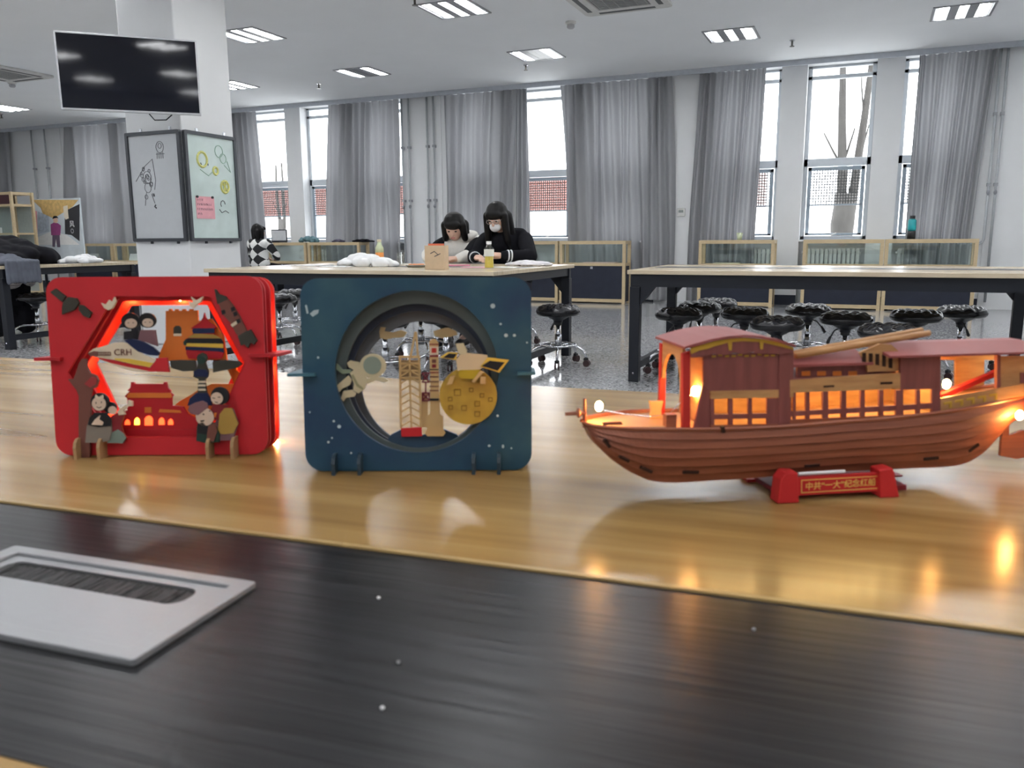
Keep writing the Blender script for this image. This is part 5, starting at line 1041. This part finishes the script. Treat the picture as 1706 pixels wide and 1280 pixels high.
# --- middle cabin
Q('tan_fascia', [(1312, 634), (1500, 622), (1500, 648), (1312, 655)], wn - .0008, WOD, .003); Q('joint_slot', [(1372, 643), (1390, 642), (1390, 645), (1372, 646)], wn - .001, DKS, .0006); Q('joint_slot', [(1467, 637), (1487, 636), (1487, 640), (1467, 641)], wn - .001, DKS, .0006)
for x0_, x1_ in ((1312, 1318), (1322, 1326), (1343, 1349), (1371, 1380), (1402, 1410), (1434, 1441), (1465, 1472), (1493, 1505), (1527, 1533)): yy = 705 - (x0_ - 1312) * .05; Q('window_post', [(x0_, 650), (x1_, 650), (x1_, yy), (x0_, yy)], wn, CAB)
Q('window_rail', [(1314, 686), (1505, 675), (1556, 672), (1556, 681), (1505, 684), (1314, 694)], wn + .0003, CAB); Q('sill_board', [(1312, 700), (1560, 689), (1560, 697), (1312, 710)], wn - .0004, HUL)
Q('far_wall', [(1318, 640), (1505, 628), (1505, 690), (1318, 700)], wf - .002, WOD)
vz = T1.uv(1400, 632, wn)[1]; a, b_ = T1.uv(1312, 632, wn)[0], T1.uv(1500, 632, wn)[0]
MB().box(a, b_, wn, wf, vz - .001, vz + .0012).build('cabin_ceiling', CAB, bt)
Q('clerestory_wall', [(1328, 612), (1446, 608), (1492, 606), (1492, 630), (1328, 634)], wn + .008, CAB); 
for k in range(4): x = 1336 + k * 26; Q('clerestory_light', [(x, 619), (x + 14, 618.5), (x + 14, 626), (x, 626.5)], wn + .0074, ORG, .0006)
a = T1.uv(1314, 603, wn + .002); b_ = T1.uv(1456, 598, wn + .002); z_ = T1.uv(1380, 604, wn + .002)[1]
MB().prism([(wn + .002, z_ - .001), (MID, z_ + .006), (wf - .002, z_ - .001), (wf - .002, z_ - .003), (MID, z_ + .004), (wn + .002, z_ - .003)], a[0], b_[0], 'yz').build('small_roof', ROOF, bt)
Q('gable_board', [(1432, 588), (1466, 573), (1484, 574), (1500, 588), (1500, 618), (1446, 620), (1444, 606)], wn + .003, WOD)
for k in range(5): x = 1440 + k * 11; Q('gable_slot', [(x - 3, 588 + k * .9), (x + 3, 588 + k * .9), (x + 3, 604 + k * 2.5), (x - 3, 603 + k * 2.5)], wn + .0025, DKS, .0008)
# --- aft cabin
Q('aft_wall', [(1500, 590), (1567, 588), (1567, 648), (1500, 650)], wn, CAB); Q('aft_post', [(1553, 646), (1567, 646), (1567, 696), (1553, 697)], wn, CAB); Q('aft_far_wall', [(1500, 600), (1560, 598), (1560, 685), (1500, 688)], wf - .002, WOD); cross('aft_end_wall', 1562, 596, 690, WOD)
# --- aft roof and stern deck
a = T1.uv(1482, 590, wn - .006); b_ = T1.uv(1744, 588, wn - .006); z_ = T1.uv(1600, 589.5, wn - .006)[1]
rp_ = [(wn - .007, z_), (MID - .006, z_ + .006), (MID + .006, z_ + .006), (wf + .007, z_), (wf + .007, z_ - .0018), (MID, z_ + .004), (wn - .007, z_ - .0018)]
MB().prism(rp_, a[0], b_[0], 'yz').build('aft_roof', ROOF, bt)
for x, m, wd in ((1664, CAB, 6), (1735, CAB, 6)): Q('roof_post', [(x - wd / 2, 592), (x + wd / 2, 592), (x + wd / 2, 672 if x < 1700 else 660), (x - wd / 2, 673 if x < 1700 else 661)], wn + .002, m, .003)
Q('stern_panel', [(1666, 594), (1734, 593), (1734, 656), (1666, 666)], wn + .003, WOD); Q('far_stern_panel', [(1592, 598), (1640, 597), (1640, 648), (1592, 655)], wf - .003, WOD); Q('far_lintel', [(1568, 592), (1664, 591), (1664, 600), (1568, 600)], wf - .003, WOD); Q('far_bulwark', [(1568, 655), (1664, 638), (1664, 660), (1568, 672)], wf - .002, WOD)
Q('stern_slot', [(1700, 621), (1712, 621), (1712, 640), (1700, 640)], wn + .0025, CAB, .0008)
Q('bulwark', [(1567, 664), (1664, 647), (1700, 640), (1740, 634), (1740, 652), (1690, 662), (1567, 688)], wn + .001, WOD)
for k in range(5): x = 1573 + k * 19; y = 671 - k * 3.4; Q('painted_glow_cutout', [(x, y), (x + 13, y - 2.2), (x + 13, y + 8), (x + 9, y + 9), (x + 9, y + 2), (x, y + 3.5)], wn + .0002, YTR, .0009)  # yellow plates paint the glow seen in the bulwark cut-outs
p, q = T1.uv(1566, 661, MID - .01), T1.uv(1666, 618, MID - .01); MB().bar((p[0], MID - .01, p[1]), (q[0], MID - .01, q[1]), .005, .004).build('red_tiller', REDP, bt)
# --- poles
p, q = T1.uv(1322, 590, MID - .012), T1.uv(1536, 550, MID - .004); MB().tube([(p[0], MID - .012, p[1]), (q[0], MID - .004, q[1])], [.0028, .0022], 10).build('mast_pole', WOD, bt, smooth=True)
p, q = T1.uv(1325, 593, MID - .02), T1.uv(1548, 555, MID - .016); MB().tube([(p[0], MID - .02, p[1]), (q[0], MID - .016, q[1])], [.0026, .0024], 10).build('mast_pole', WOD, bt, smooth=True)
# --- bow fittings
p = T1.uv(974, 700, MID); q = T1.uv(974, 664, MID); MB().tube([(p[0], MID, p[1] - .006), (q[0], MID, q[1])], [.0018, .0012], 8).build('bow_post', HUL, bt)
p, q = T1.uv(942, 690, MID), T1.uv(976, 688, MID); MB().tube([(p[0], MID, p[1]), (q[0], MID, q[1])], [.0014, .0018], 8).build('bowsprit', HUL, bt); c = T1.uv(964, 688, MID); MB().ball((c[0], MID, c[1]), (.002, .004, .004), 8, 6).build('anchor_wheel', HUL, bt)
p = T1.uv(1092, 698, MID + .01); q = T1.uv(1092, 668, MID + .01); MB().prism([(p[0] - .005, p[1] - .004), (p[0] + .005, p[1] - .004), (p[0] + .004, (p[1] + q[1]) / 2), (p[0] + .0055, q[1]), (p[0] - .0055, q[1]), (p[0] - .004, (p[1] + q[1]) / 2)], MID + .008, MID + .012).build('bollard', paint('pale_bollard', (.6, .38, .16)), bt)
p = T1.uv(1117, 712, wn + .006); MB().box(p[0] - .004, p[0] + .004, wn + .004, wn + .012, p[1] - .002, p[1] + .01).build('deck_box', HUL, bt)
Q('hatch_board', [(1003, 704), (1035, 703), (1038, 708), (1005, 709)], W0 + .016, HUL)
# --- rudder
Q('rudder_blade', [(1672, 700), (1682, 698), (1681, 726), (1706, 717), (1728, 722), (1734, 768), (1710, 762), (1694, 765), (1667, 760)], MID - .001, HUL, .003)
# --- lanterns
for px, py, w in ((998, 677, MID), (1158, 652, MID - .012), (1577, 640, MID - .012), (1699, 692, W0 + .004)): T1.led(px, py, w, .003, name='lantern_bulb')
LEDI = mat('cabin_led', (1, .7, .3), .4, var=0, emit=80, ecol=(1, .66, .24))
for px, py, w in ((1205, 648, MID - .014), (1235, 646, MID - .014), (1265, 646, MID - .014), (1330, 642, MID - .014), (1360, 640, MID - .014), (1390, 639, MID - .014), (1420, 638, MID - .014), (1450, 637, MID - .014), (1480, 635, MID - .014), (1515, 632, MID - .014), (1540, 630, MID - .014), (1700, 612, MID)): T1.led(px, py, w, .0024, name='cabin_bulb', m=LEDI)
wr = MB(); wr.tube([(T1.uv(x, y, MID - .006)[0], MID - .006, T1.uv(x, y, MID - .006)[1]) for x, y in ((1000, 683), (1040, 690), (1085, 694), (1115, 690), (1140, 664), (1156, 656))], .0003, 5); wr.build('led_wire', CHROME, bt)
# --- stand
sd = thing('boat_stand', 'red display stand with gold lettering under the model boat', 'display stand', T1.p0); sd.rotation_euler = T1.R.to_euler()
SR = paint('stand_red', (.5, .025, .025)); GOLD = paint('gold_print', (.75, .5, .12))
e = .004
for xs in (((1296, 836), (1301, 800), (1310, 788), (1330, 788), (1332, 836)), ((1467, 830), (1466, 784), (1488, 780), (1491, 790), (1499, 828))):
    o = T1.poly(xs, -.002); zmin = min(q_[1] for q_ in o); o = [(u_, max(0, v_ - (zmin if v_ < .004 else 0))) for u_, v_ in o]; o = [(u_, 0 if v_ < .004 else v_) for u_, v_ in o]
    MB().prism(o, -.002, .012).build('end_block', SR, sd, bevel=.001)
fb = T1.poly([(1328, 826), (1328, 796), (1472, 788), (1472, 818)], .002); FBo = MB().prism(fb, .002, .006).build('name_board', SR, sd)
bd = MB(); o1 = T1.poly([(1335, 822), (1335, 800), (1466, 793), (1466, 814)], .0018); o2 = T1.poly([(1336.2, 820.8), (1336.2, 801.2), (1464.8, 794.2), (1464.8, 812.8)], .0018); bd.ring(o1, o2, .0017, .0021); bd.build('gold_border', GOLD, FBo)
p, q = T1.uv(1337, 812, .0018), T1.uv(1463, 803.5, .0018)
tx = text('lettering', '中共“一大”纪念红船', 1, GOLD, FBo, ((p[0] + q[0]) / 2, .0016, (p[1] + q[1]) / 2), (math.radians(90), 0, 0), .01)
sw = (q[0] - p[0]) * .92 / max(tx.dimensions.x, .1); tx.scale = (sw, sw, .02)
tx.rotation_euler = (math.radians(90), -math.atan2(q[1] - p[1], q[0] - p[0]), 0)
p, q = T1.uv(1334, 792, .0), T1.uv(1412, 787.5, .0); MB().tube([(p[0], .004, p[1]), (q[0], .004, q[1])], .0012, 8).build('white_stick', PAPER, sd)
for x in (1252,): 
    o = T1.poly([(1240, 796), (1268, 796), (1264, 812), (1241, 812)], .06); MB().prism([(o[0][0], o[0][1]), (o[1][0], o[1][1]), (o[2][0], 0), (o[3][0], 0)], .055, .068).build('rear_leg', SR, sd)
a, b_ = T1.uv(1268, 797, .045)[0], T1.uv(1470, 790, .045)[0]; zz_ = T1.uv(1310, 797, .04)[1]
MB().box(a, b_, .012, .058, zz_ - .006, zz_ - .002).build('cradle_board', MRN, sd); MB().box(a + .12, a + .13, .05, .06, 0, zz_ - .006).build('rear_leg', SR, sd)
